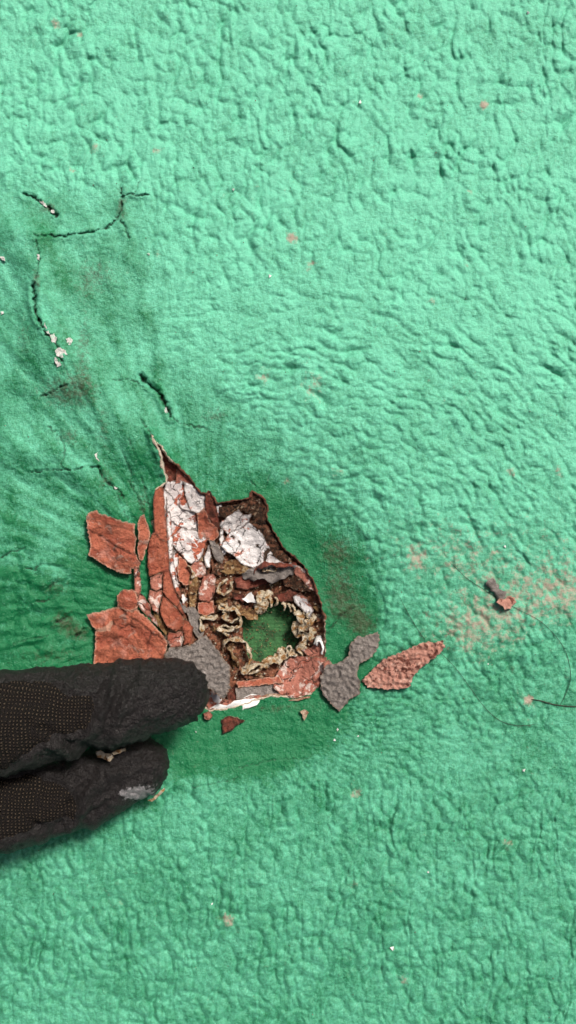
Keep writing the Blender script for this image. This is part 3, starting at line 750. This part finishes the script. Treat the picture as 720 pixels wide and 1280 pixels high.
for i, (pth, wd, m) in enumerate(CURLS):
    if i in (5, 7, 8, 9, 10, 12, 20) or i > 28: ribbon('crust_curl', pth, wd, .13, m, DR, i, 1.2, wob=.3, tw0=.2)
    else: ribbon('crust_curl', pth, 1.5 + .3 * wd, .55 if wd > 1.1 else .4, m, DR, i, .9, wob=0, tw0=1.35)

def lump(name, u, v, zc, r, m, parent, seed, squash=.8, sub=2, amp=.5):
    bm = bmesh.new(); bmesh.ops.create_icosphere(bm, subdivisions=sub, radius=1)
    co = np.array([vv.co[:] for vv in bm.verts]); fc = [[x.index for x in f.verts] for f in bm.faces]; bm.free()
    nz = perlin(co[:, 0] * 1.6 + seed * 3.1, co[:, 1] * 1.6 + co[:, 2] * 1.3, 140) + .5 * perlin(co[:, 0] * 3.5 + seed, co[:, 1] * 3.5 - co[:, 2] * 3, 141)
    co = co * (1 + amp * nz)[:, None]
    co[:, 2] *= squash
    c = world(u, v, zc)
    return mesh_obj(name, c + co * r * .001, fc, [m], parent)
LUMPS = [(250, 775, 1.5), (256, 783, 1.4), (262, 778, 1.5), (268, 786, 1.2), (258, 795, 1.5), (266, 800, 1.5), (274, 792, 1.3), (281, 742, 1.3), (287, 735, 1.2), (276, 750, 1.4), (283, 764, 1.5),
         (290, 776, 1.2), (284, 788, 1.4), (290, 812, 1.5), (284, 822, 1.5), (294, 828, 1.4), (300, 838, 1.4), (311, 845, 1.3), (322, 842, 1.3), (334, 842, 1.2), (262, 760, 1.3), (240, 742, 1.4), (241, 754, 1.2),
         (301, 762, 1.4), (311, 764, 1.3), (296, 754, 1.2), (272, 705, 1.2), (345, 728, 1.3), (360, 728, 1.2), (384, 778, 1.2), (390, 790, 1.3), (388, 802, 1.2), (398, 775, 1.1), (396, 760, 1.2), (262, 768, 1.2), (270, 772, 1.1)]
for i, (uu, vv, r) in enumerate(LUMPS):
    zc = float(bed_z(np.array([float(uu)]), np.array([float(vv)]))[0])
    lump('crust_lump', uu, vv, zc + .6, r * (.8 if i % 2 else .6), 'ochre' if i % 3 == 0 else 'bed', DR, i, .6, 2, .9)

# fine crumbs lying all over the rotten bed
cv_, cf_ = [], []
tet = np.array([(1, 1, 1), (1, -1, -1), (-1, 1, -1), (-1, -1, 1)], float) / 1.7
def crumbs(name, spots, m, parent):
    vs, fs = [], []
    for k_, (uu, vv, zz, r) in enumerate(spots):
        q = np.linalg.qr(rng.normal(size=(3, 3)))[0]
        p = world(uu, vv, zz) + (tet * rng.uniform(.6, 1.3, (4, 1))) @ q * r * .001
        o = len(vs); vs += p.tolist()
        fs += [(o, o + 1, o + 2), (o, o + 3, o + 1), (o, o + 2, o + 3), (o + 1, o + 3, o + 2)]
    return mesh_obj(name, vs, fs, [m], parent, smooth=False)
def scatter(nn, test, zf, rlo, rhi, box):
    out = []
    while len(out) < nn:
        uu, vv = random.uniform(box[0], box[2]), random.uniform(box[1], box[3])
        if test(uu, vv): out.append((uu, vv, float(zf(np.array([uu]), np.array([vv]))[0]), random.uniform(rlo, rhi)))
    return out
in_t = lambda u_, v_: bool(inside(np.array([u_]), np.array([v_]), TEAR)[0])
in_h = lambda u_, v_: bool(inside(np.array([u_]), np.array([v_]), HOLE)[0])
tag(crumbs('dark_crumbs', scatter(700, lambda a_, b_: in_t(a_, b_) and not in_h(a_, b_), lambda a_, b_: bed_z(a_, b_) + .9, .15, .5, (190, 610, 406, 885)), 'brown', DR), kind='stuff')
tag(crumbs('pale_crumbs', scatter(420, lambda a_, b_: in_t(a_, b_) and not in_h(a_, b_) and b_ > 690, lambda a_, b_: bed_z(a_, b_) + 1.2, .12, .4, (225, 690, 406, 880)), 'curl', DR), kind='stuff')
tag(crumbs('screen_crumbs', scatter(120, in_h, lambda a_, b_: zs + .35 + 0 * a_, .10, .32, (300, 750, 380, 830)), 'ochre', DR), kind='stuff')

# ------------------------------------------------------------------ folded-back flaps of coating, red side up
fs = floor_smooth
def creased(zf, lines):
    def g(u, v):
        z_ = zf(u, v)
        for pl, w_, d_ in lines:
            ju = u + 1.5 * perlin(u / 5, v / 5, 180); jv = v + 1.5 * perlin(u / 5, v / 5, 181)
            d, _, _ = dist_poly(ju, jv, pl, False)
            z_ = z_ - .7 * d_ * np.exp(-(d / w_) ** 2)
        return z_
    return g
F1 = empty('peeled_flap', 142, 690, -4, 'flat red paint flap, upper of the two flaps left of the drain', 'paint flap')
def zflap1(u, v): return fs(u, v) + 2.0 + 2.2 * sstep(112, 175, u) + .9 * sstep(128, 108, u) + .5 * sstep(652, 640, v) - .7 * sstep(700, 717, v) + .9 * perlin(u / 23, v / 19, 190)
FL1 = [([(112, 664), (128, 671), (142, 682), (155, 688), (170, 694)], 1.2, .7), ([(142, 682), (146, 697), (141, 710)], 1.1, .5), ([(118, 652), (140, 658), (166, 663)], 1.8, .25), ([(115, 685), (135, 697), (160, 704)], 1.6, .25)]
zflap1 = creased(zflap1, FL1)
flake('flap_sheet', [(108, 647), (110, 641), (121, 637), (124, 642), (138, 645.5), (153, 652), (169, 654.5), (168, 664), (170.5, 678), (168.5, 687), (172, 699), (175, 703), (174, 709), (164, 711), (164, 717),
       (153, 717), (138, 711), (122, 701), (111, 694), (113, 682), (111, 671), (109, 660)], zflap1, .9, ['red', 'cream'], F1, 1.7, .8, .40, 21, rsc=9, lines=FL1)
flake('flap_strip', [(172, 655), (175, 646), (180, 643), (183, 652), (188, 667), (186, 678), (182, 688), (179, 700), (174.5, 700), (171.5, 687), (173.5, 676)], lambda u, v: zflap1(u, v) + .3, .9, ['red', 'cream'], F1, 3, .5, .4, 22)
flake('hinge_strip', [(167.5, 708), (174, 708), (176, 725), (176, 739), (172, 744), (168.5, 741)], lambda u, v: fs(u, v) + 3.4 + 0 * u, .8, ['pink', 'cream'], F1, 3, .4, .2, 23)

F2 = empty('peeled_flap', 160, 800, -5, 'crumpled red paint flap left of the drain, touching the dark glove', 'paint flap')
def zflap2(u, v): return fs(u, v) + 2.4 + 3.0 * sstep(115, 200, u) + 1.2 * sstep(126, 109, u) * sstep(785, 770, v) + 1.3 * perlin(u / 21, v / 17, 191) - .6 * sstep(800, 835, v)
FL2 = [([(119, 788), (128, 788), (137, 786), (141, 778)], 1.2, .9), ([(141, 778), (150, 786), (162, 781), (172, 786)], 1.2, .7), ([(148, 759), (160, 770), (176, 779), (190, 792), (206, 800)], 1.2, .8), ([(165, 764), (163, 781), (168, 798)], 1.1, .6), ([(122, 800), (150, 797), (180, 803), (204, 810)], 1.4, .35), ([(125, 812), (155, 817), (190, 814)], 1.6, .3), ([(190, 792), (184, 806), (188, 826)], 1.2, .5)]
zflap2 = creased(zflap2, FL2)
flake('flap_sheet', [(109, 769), (113, 767), (129, 764), (148, 758.5), (158, 763), (166, 764), (170, 760), (176, 766), (186, 774), (195, 784), (206, 797), (209, 806), (207, 818), (205, 834), (160, 838), (116, 838), (118, 814),
       (119, 801), (119, 790), (124, 786), (133, 784), (138, 779), (141, 777), (138, 783), (137, 788), (128, 788), (119, 787), (113, 779)], zflap2, 1.0, ['red', 'cream'], F2, 1.7, .8, .5, 24, rsc=8, lines=FL2)
flake('flap_knob', [(148, 745), (155.5, 738), (168, 740), (171, 748), (171, 758), (166, 762), (158, 762), (149, 757)], lambda u, v: zflap2(u, v) + .25, 1.2, ['red', 'cream'], F2, 2.4, .6, .4, 25, grow=1.14)
flake('flap_chip', [(172, 744), (176, 741), (182, 748), (188, 759), (189, 766), (195, 774), (198, 784), (190, 776), (179, 765), (171, 755)], lambda u, v: zflap2(u, v) + .5, 1.0, ['pink', 'cream'], F2, 3, .5, .35, 26)

F3 = empty('peeled_strip', 205, 720, -6, 'long narrow red strip of coating standing up along the left edge of the tear', 'paint strip')
def zst(u, v): return fs(u, v) + 2.6 + .9 * np.sin(v / 17.) * .4 - .13 * (u - (200 + .0 * v)) * sstep(690, 640, v) + .5 * sstep(700, 760, v)
flake('strip_piece', [(194.5, 613), (199, 609.5), (204.5, 611), (206, 640), (208, 660), (208.5, 676), (200, 672), (193.5, 664), (192, 640), (192, 624)], zst, 1.6, ['red_in', 'cream'], F3, 3, .6, .4, 31, grow=1.025)
flake('strip_piece', [(193.5, 666), (200, 674), (208.5, 678), (211, 700), (211, 713), (203, 714), (196, 716), (187, 720), (185, 703), (185.5, 683), (189, 670)], zst, 1.6, ['red_in', 'cream'], F3, 3, .6, .5, 32, grow=1.025)
flake('strip_piece', [(188, 722), (196, 718), (203, 716), (202, 735), (196, 738), (188.5, 735)], lambda u, v: zst(u, v) + .3, 1.4, ['pink', 'cream'], F3, 3, .5, .4, 33, grow=1.025)
flake('strip_piece', [(204.5, 715), (211.5, 714), (218, 737), (227, 759), (231, 770), (220, 757), (210, 748), (204, 740)], zst, 1.6, ['red_in', 'red_dark'], F3, 3, .5, .4, 34, grow=1.025)
flake('strip_piece', [(187, 738), (196, 740), (202, 738), (202.5, 744), (199, 756), (198, 766), (191, 762), (186, 749)], zst, 1.5, ['pink', 'cream'], F3, 3, .5, .4, 35, grow=1.025)
flake('strip_piece', [(204, 745), (212, 752), (221, 761), (228, 772), (229, 782), (220, 789), (210, 784), (203, 772), (200, 764)], lambda u, v: zst(u, v) + .2, 1.6, ['red_in', 'cream'], F3, 3, .6, .5, 36, grow=1.025)
flake('strip_piece', [(211, 790), (219, 791), (228, 789), (229, 800), (227, 807), (214, 809), (209, 801)], lambda u, v: zst(u, v) + .4, 1.5, ['pink', 'cream'], F3, 3, .6, .5, 37, grow=1.025)
flake('strip_piece', [(230, 775), (236, 777), (241, 784), (240, 795), (238, 803), (229.5, 806), (231, 792), (228, 787)], lambda u, v: zst(u, v) - .3, 1.5, ['red_in', 'red_dark'], F3, 3, .6, .5, 38, grow=1.025)
# pale inner face of the strip, turned down into the tear
flake('inner_face', [(207.5, 612), (212, 625), (214, 650), (216, 676), (217, 700), (222, 725), (227, 748), (219, 738), (212.5, 714), (210, 690), (208.5, 660)], lambda u, v: zst(u, v) - 1.2 - .18 * (u - 208), .6, ['white_red', 'cream'], F3, 3, .4, .25, 39)
# slivers of broken paint in the dark gap beside the strip
flake('edge_sliver', [(191, 762), (199, 769), (205, 780), (210, 789), (207, 795), (200, 784), (194, 774)], lambda u, v: zst(u, v) - 1.2, .8, ['ochre', 'cream'], F3, 3, .6, .5, 40)

# ------------------------------------------------------------------ loose flakes and chips
held = flake('loose_flake', [(205, 818), (212, 810), (228, 808), (240, 806), (248, 799), (257, 794), (264, 802), (271, 811), (276, 819), (287, 833), (287.5, 847), (287, 860), (280, 874), (276, 872), (267, 863), (252, 858), (225, 850)],
             lambda u, v: 3.4 - .045 * (u - 240) - .01 * (v - 830) + .9 * np.sin((u + v) / 24), 1.2, ['grey', 'grey'], None, 2.3, .9, .75, 51, rsc=5)
tag(held, 'rough grey mortar flake pinched under the gloved fingertip', 'flake')
g2 = flake('loose_flake', [(400, 847), (407.5, 831), (422, 830), (436, 820), (437, 806), (447.5, 795), (452, 797), (462, 793), (472, 790), (475, 795), (472, 810), (465, 821), (449, 830), (446, 840), (450, 852), (450, 867), (437, 875),
           (425, 889), (415, 881), (405, 870), (401, 860)], lambda u, v: fs(u, v) + 2.4 + .9 * np.sin((u - v) / 30 + 2), 1.1, ['grey', 'grey'], None, 2.3, 1.1, .75, 52, rsc=5)
tag(g2, 'notched grey mortar flake lying right of the drain beside the salmon flake', 'flake')
g3 = flake('loose_flake', [(452, 851), (462, 841), (477, 826), (490, 820), (502, 815), (520, 807), (535, 802), (545, 803), (554, 800.5), (556, 809), (545, 821), (525, 835), (517, 845), (512, 859), (487, 862), (460, 859)],
           lambda u, v: fs(u, v) + 2.2 + .8 * np.sin((u + v * .4) / 22), 1.4, ['orange', 'orange'], None, 2.3, 1.0, 1.0, 53, rsc=4.5)
tag(g3, 'long pointed salmon pink flake lying on the green floor', 'flake')
ch = flake('paint_chip', [(277, 900), (284, 895), (296, 897), (306, 901), (297, 906), (290, 912), (279, 917), (278, 908)], lambda u, v: fs(u, v) + 1.4 + .03 * (u - 290), .7, ['red_dark', 'cream'], None, 3, .7, .5, 54)
tag(ch, 'small dark brown paint chip on green floor just below the fingertip', 'chip')
ch = flake('paint_chip', [(375, 889), (381, 887), (385, 891), (382, 898), (380, 901), (378, 894)], lambda u, v: fs(u, v) + 1.2 + 0 * u, .6, ['cream', 'cream'], None, 2.5, .5, .3, 55)
tag(ch, 'tiny cream paint chip on green floor below the torn opening', 'chip')
ch = flake('paint_chip', [(254, 892), (261, 889), (266, 894), (262, 900), (256, 899)], lambda u, v: fs(u, v) + 1.6 + 0 * u, .8, ['pink', 'red_dark'], None, 2.5, .5, .4, 56)
tag(ch, 'tiny reddish crumb touching the tip of the upper gloved finger', 'chip')
ch = flake('paint_chip', [(404, 829), (411, 825), (415, 831), (410, 837), (405, 836)], lambda u, v: fs(u, v) + 2.6 + 0 * u, .8, ['pink', 'cream'], None, 2.5, .5, .4, 57)
tag(ch, 'tiny pink crumb on top edge of the grey flake right of the drain', 'chip')

peb = empty('bent_paint_scrap', 628, 745, 0, 'small bent grey scrap with a curled salmon tip lying on worn floor', 'debris')
zp = float(fs(np.array([628.]), np.array([745.]))[0])
ribbon('scrap_tail', [(611, 725, 1.0), (617, 733, 1.2), (623, 741, 1.3), (630, 748, 1.2)], 2.3, .5, 'grey', peb, 60, .6, fs, .0, 0)
hd_ = flake('scrap_tip', [(621, 753), (624, 748), (630, 749), (636, 745), (643, 747), (645, 753), (640, 757), (638, 761), (631, 762), (629, 758)], lambda u, v: fs(u, v) + 2.2 - .02 * (u - 632), 1.3, ['orange', 'cream'], peb, 2.4, .4, .3, 61)

def strand(name, pts, r, m, label, cat, lift=.55):
    P = np.array(pts, float); out = []
    nseg = len(P) - 1
    for i in range(nseg):
        p0, p1, p2, p3 = P[max(i - 1, 0)], P[i], P[i + 1], P[min(i + 2, nseg)]
        for t in np.arange(0, 1, .12):
            out.append(.5 * ((2 * p1) + (-p0 + p2) * t + (2 * p0 - 5 * p1 + 4 * p2 - p3) * t * t + (-p0 + 3 * p1 - 3 * p2 + p3) * t ** 3))
    out.append(P[-1]); out = np.array(out)
    zz = floor_z(out[:, 0], out[:, 1])
    zz = np.maximum(zz, np.convolve(np.pad(zz, 2, 'edge'), np.ones(5) / 5, 'valid')) + lift * .35
    Wd = world(out[:, 0], out[:, 1], zz)
    T = np.gradient(Wd, axis=0); T /= np.linalg.norm(T, axis=1)[:, None]
    S = np.cross(T, (0, 0, 1.0)); S /= np.linalg.norm(S, axis=1)[:, None]; Nn = np.cross(S, T)
    k = 5; L = len(out)
    tap = np.minimum(1, .4 + np.minimum(np.arange(L), np.arange(L)[::-1]) * .12) * r * .001
    vs = np.stack([Wd + (S * math.cos(a_) + Nn * math.sin(a_)) * tap[:, None] for a_ in np.arange(k) * 2 * math.pi / k], 1).reshape(-1, 3)
    fcs = [(i * k + j, i * k + (j + 1) % k, (i + 1) * k + (j + 1) % k, (i + 1) * k + j) for i in range(L - 1) for j in range(k)]
    o = mesh_obj(name, vs, fcs, [m]); return tag(o, label, cat)
strand('hair', [(560, 701), (572, 712), (585, 724), (605, 737), (621, 747), (650, 763), (673, 775), (690, 790), (705, 810), (712, 832), (713, 850), (707, 868), (700, 882)], .060, 'hair', 'long dark hair arching over worn floor past the bent scrap', 'hair')
strand('hair', [(500, 747), (512, 770), (531, 799), (555, 820), (572, 838), (588, 860), (604, 882), (622, 899), (640, 906), (655, 907), (670, 905)], .060, 'hair', 'thin dark hair curving across the floor from the salmon flake tip', 'hair')
strand('grass_stalk', [(664, 874), (676, 876), (690, 880), (702, 882), (716, 883), (740, 884)], .16, 'hair', 'short dark dry stalk lying at the right edge of the floor', 'stalk')

# white filler showing through the cracks at upper left: pieces of the floor's underlayer
WF = [[(62, 420), (67, 416), (72, 424), (70, 430), (64, 427)], [(68, 437), (75, 433), (84, 437), (85, 443), (77, 448), (70, 446)], [(68, 446), (74, 449), (77, 456), (72, 459), (68, 453)],
      [(82, 424), (88, 421), (92, 427), (88, 432), (83, 430)], [(48, 250), (54, 251), (60, 258), (57, 260), (51, 255)], [(64, 262), (69, 264), (68, 267), (64, 265)],
      [(53, 402), (56, 401), (60, 412), (63, 420), (59, 418)], [(203, 510), (208, 509), (211, 516), (207, 519)], [(190, 545), (194, 549), (196, 556), (192, 553)], [(118, 566), (122, 564), (121, 572), (125, 578), (120, 575)],
      [(142, 608), (147, 607), (148, 611), (144, 612)], [(46, 318), (49, 317), (50, 326), (47, 325)], [(183, 240 + 77), (187, 316), (186, 320)], [(0, 319), (5, 321), (7, 326), (2, 326)]]
for i, pl in enumerate(WF):
    flake('exposed_filler', pl, lambda u, v: fs(u, v) + .45 + 0 * u, .7, ['filler'], roof, 2.0, 1.1, .5, 200 + i, grow=.85)
SP = [(337, 345, .5), (655, 963, .5), (535, 1090, .35), (490, 1185, .6), (418, 925, .5), (422, 912, .4), (448, 920, .35), (631, 683, .5), (450, 128, .5), (3, 391, .7), (660, 16, .5), (292, 237, .4), (610, 830, .3), (265, 1130, .35), (245, 915, .3)]
tag(crumbs('paint_grit', [(a_, b_, float(floor_z(a_, b_)[0]) + .2, r_) for a_, b_, r_ in SP for _ in range(2)], 'chalk', None), 'scattered tiny white paint specks on the green floor', 'grit', kind='stuff')
dk = scatter(170, lambda a_, b_: not in_t(a_, b_), lambda a_, b_: floor_z(a_, b_) + .1, .10, .26, (0, 0, 720, 1280))
tag(crumbs('dark_grit', dk, 'brown', None), 'scattered tiny dark brown grit specks on the green floor', 'grit', kind='stuff')

# ------------------------------------------------------------------ gloved left hand reaching in from the left
HAND = empty('gloved_hand', 120, 930, 0, 'dark rubber dipped knit glove, finger and thumb pinching the grey flake', 'hand')
def cone_chain(bm, pts, seg=20):
    """tapered tube through (u, v, z mm, r mm); rings across the run plus ball ends"""
    P = [(Vector(world(a_, b_, c_).tolist()), r_ * .001) for a_, b_, c_, r_ in pts]
    for p, r_ in P:
        bmesh.ops.create_uvsphere(bm, u_segments=seg, v_segments=seg // 2, radius=r_, matrix=__import__('mathutils').Matrix.Translation(p))
    for (p, r1), (q, r2) in zip(P, P[1:]):
        dv = q - p; rot = dv.to_track_quat('Z', 'Y').to_matrix().to_4x4()
        mt = __import__('mathutils').Matrix.Translation((p + q) / 2) @ rot
        bmesh.ops.create_cone(bm, cap_ends=True, segments=seg, radius1=r1, radius2=r2, depth=dv.length, matrix=mt)
bm = bmesh.new()
cone_chain(bm, [(217, 866, 15.5, 8.0), (195, 869, 16, 8.9), (150, 878, 17, 9.9), (105, 885, 19, 10.3), (60, 893, 21, 11.0), (0, 904, 25, 11.8), (-100, 925, 35, 12.2), (-215, 950, 48, 13.5)])
cone_chain(bm, [(171, 957, 6.6, 7.8), (150, 964, 7, 8.6), (105, 984, 8.5, 9.6), (55, 996, 11, 10.2), (0, 1006, 13.5, 11.2), (-90, 1025, 22, 12), (-210, 1030, 36, 15), (-330, 1010, 45, 18)])
# curled middle, ring and little finger, palm and wrist, all left of the picture
cone_chain(bm, [(-235, 880, 56, 12), (-130, 820, 54, 11), (-150, 820, 32, 10), (-230, 850, 28, 9.5)])
cone_chain(bm, [(-265, 800, 56, 11.5), (-175, 725, 54, 10.5), (-195, 730, 33, 9.8), (-275, 770, 30, 9)])
cone_chain(bm, [(-305, 730, 52, 10.5), (-235, 655, 50, 9.5), (-255, 665, 32, 9), (-320, 700, 30, 8.5)])
cone_chain(bm, [(-215, 950, 48, 14), (-340, 930, 52, 19), (-480, 915, 55, 22), (-620, 910, 60, 23)])
cone_chain(bm, [(-235, 880, 54, 13), (-350, 860, 53, 18), (-480, 880, 55, 22)])
cone_chain(bm, [(-265, 800, 53, 12), (-370, 800, 52, 17), (-490, 850, 54, 21)])
cone_chain(bm, [(-305, 730, 50, 11), (-400, 760, 50, 15), (-500, 830, 54, 19), (-620, 880, 60, 23)])
cone_chain(bm, [(-620, 895, 60, 26), (-800, 890, 75, 29), (-1300, 880, 120, 38)])
me = bpy.data.meshes.new('tmp'); bm.to_mesh(me); bm.free()
tmp = bpy.data.objects.new('tmp', me); C.objects.link(tmp)
rm = tmp.modifiers.new('r', 'REMESH'); rm.mode = 'VOXEL'; rm.voxel_size = .0007; rm.use_smooth_shade = True
smd = tmp.modifiers.new('s', 'SMOOTH'); smd.iterations = 6; smd.factor = .5
sb = tmp.modifiers.new('d', 'SUBSURF'); sb.levels = 0
dg = bpy.context.evaluated_depsgraph_get(); ev_o = tmp.evaluated_get(dg); em = ev_o.to_mesh()
nvv = len(em.vertices); co = np.empty(nvv * 3, np.float32); em.vertices.foreach_get('co', co); co = co.reshape(-1, 3).astype(float)
no = np.empty(nvv * 3, np.float32); em.vertices.foreach_get('normal', no); no = no.reshape(-1, 3).astype(float)
lp = np.empty(len(em.loops), np.int32); em.loops.foreach_get('vertex_index', lp)
ls = np.empty(len(em.polygons), np.int32); em.polygons.foreach_get('loop_total', ls)
assert (ls == 4).all()
fq = lp.reshape(-1, 4)
ev_o.to_mesh_clear(); bpy.data.objects.remove(tmp); bpy.data.meshes.remove(me)
# picture coordinates of each point of the glove
kk = H / (H - co[:, 2]) / PX
gu = 360 + co[:, 0] * kk; gv = 640 - co[:, 1] * kk
upf = sstep(-.15, .25, no[:, 2])
KN1 = [(-900, 700), (-60, 842), (0, 851), (30, 848), (52, 848), (68, 853), (78, 862), (88, 870), (98, 868), (110, 866), (119, 872), (121, 884), (117, 900), (108, 913), (92, 920), (72, 922), (52, 931), (28, 949), (0, 964), (-80, 985), (-900, 1000)]
KN2 = [(-900, 1002), (-80, 988), (0, 972), (40, 966), (70, 975), (92, 992), (100, 1012), (92, 1030), (70, 1026), (40, 1040), (0, 1052), (-100, 1075), (-900, 1100)]
du = gu + 3 * perlin(gu / 14, gv / 14, 150); dv_ = gv + 3 * perlin(gu / 14, gv / 14, 151)
ix_ = (dv_ < 0) | (co[:, 2] * 1000 > 13.5 - .0 * gu) & (gv < 975 - .2 * gu)
m1 = inside(du, dv_, KN1); d1, _, _ = dist_poly(du, dv_, KN1)
m2 = inside(du, dv_, KN2); d2, _, _ = dist_poly(du, dv_, KN2)
s1 = np.where(m1, d1, -d1); s2 = np.where(m2, d2, -d2)
sdk = np.maximum(s1, s2)
sdk = np.where(no[:, 2] > -.1, sdk, -30)          # the gripping side is all rubber
# wrinkles: creases across the finger plus crumpled skin
ax = gu * .98 + gv * .18
wr = .75 * fbm(gu / 34, gv / 26, 3, 160) + .55 * np.abs(perlin(gu / 13, gv / 9, 163)) + .30 * np.abs(perlin(gu / 6, gv / 5, 164))
cre = 0
for cu, cv, ang_, wd_, dp_, ln in ((128, 868, 75, 5, 1.0, 34), (142, 885, 70, 6, .8, 40), (150, 905, 35, 5, .6, 36), (90, 930, -25, 6, .9, 60), (105, 905, 60, 6, .8, 30), (165, 850, 60, 5, .4, 30),
                                   (95, 1000, 60, 6, 1.2, 34), (120, 1015, 40, 5, .9, 30), (75, 1030, 20, 5, .9, 30), (55, 1040, -30, 5, .7, 30), (140, 985, 30, 6, .6, 40)):
    ca, sa = math.cos(R(ang_)), math.sin(R(ang_))
    al = (gu - cu) * ca - (gv - cv) * sa; ac = (gu - cu) * sa + (gv - cv) * ca
    ac = ac + 4 * perlin(gu / 20, gv / 20, 167)
    cre = cre - dp_ * np.exp(-(ac / wd_) ** 2 - (al / ln) ** 2) + .5 * dp_ * np.exp(-((ac - wd_ * 1.9) / wd_) ** 2 - (al / ln) ** 2)
tipm = np.maximum(blob(gu, gv, 246, 860, 16, 46, 4), .6 * blob(gu, gv, 205, 955, 16, 30, 4))
tipn = .75 * np.abs(perlin(gu / 6.5, gv / 6.5, 170)) + .35 * perlin(gu / 3.3, gv / 3.3, 171)
base = co + no * ((wr * 1.25 + cre * 1.5 - .3) * .001)[:, None]
knit_co = base - no * .00025
th = .75 * sstep(3, -5, sdk) - .35 + .25 * np.exp(-((sdk + 4) / 4) ** 2)
rub_co = base + no * ((th + tipm * tipn * 1.7 + .07 * perlin(gu / 2.6, gv / 2.6, 172)) * .001)[:, None]
def sub(mask_v, cos, name, m, attrs=None):
    keepf = mask_v[fq].any(1); f = fq[keepf]; us_ = np.unique(f); rmap = np.full(nvv, -1); rmap[us_] = np.arange(len(us_))
    return mesh_obj(name, cos[us_], rmap[f], [m], HAND, attrs={k_: a_[us_] for k_, a_ in (attrs or {}).items()})
scuff = 1.0 * blob(gu, gv, 168, 990, 20, 8) + .45 * blob(gu, gv, 185, 975, 22, 20) + .25 * blob(gu, gv, 150, 1000, 40, 14) + .6 * blob(gu, gv, 247, 870, 3, 5)
sub(sdk > -8, knit_co, 'knit_fabric', 'knit')
sub(sdk < 5, rub_co, 'rubber_coating', 'rubber', {'scuff': scuff})

# crumbs sticking to the glove
for k_, (pl, zz_, lb) in enumerate((([(119, 940), (126, 938), (131, 942), (139, 942), (142, 947), (137, 952), (131, 949), (123, 947)], 15.5, 'cream crumb wedged in the gap between gloved finger and thumb'),
                                    ([(139, 941), (146, 938), (156, 935), (158, 938), (150, 941), (142, 944)], 16.0, 'thin ochre sliver wedged beside the cream crumb between gloved fingers'),
                                    ([(184, 1001), (192, 997), (199, 990), (205, 985), (206, 988), (198, 996), (190, 1002)], 5.0, 'tiny pale sliver sticking to the lower edge of the gloved thumb'))):
    o = flake('paint_crumb', pl, lambda u, v, z_=zz_: z_ + 0 * u, .8, ['curl', 'cream'], None, 2.5, .4, .4, 300 + k_)
    tag(o, lb, 'crumb')
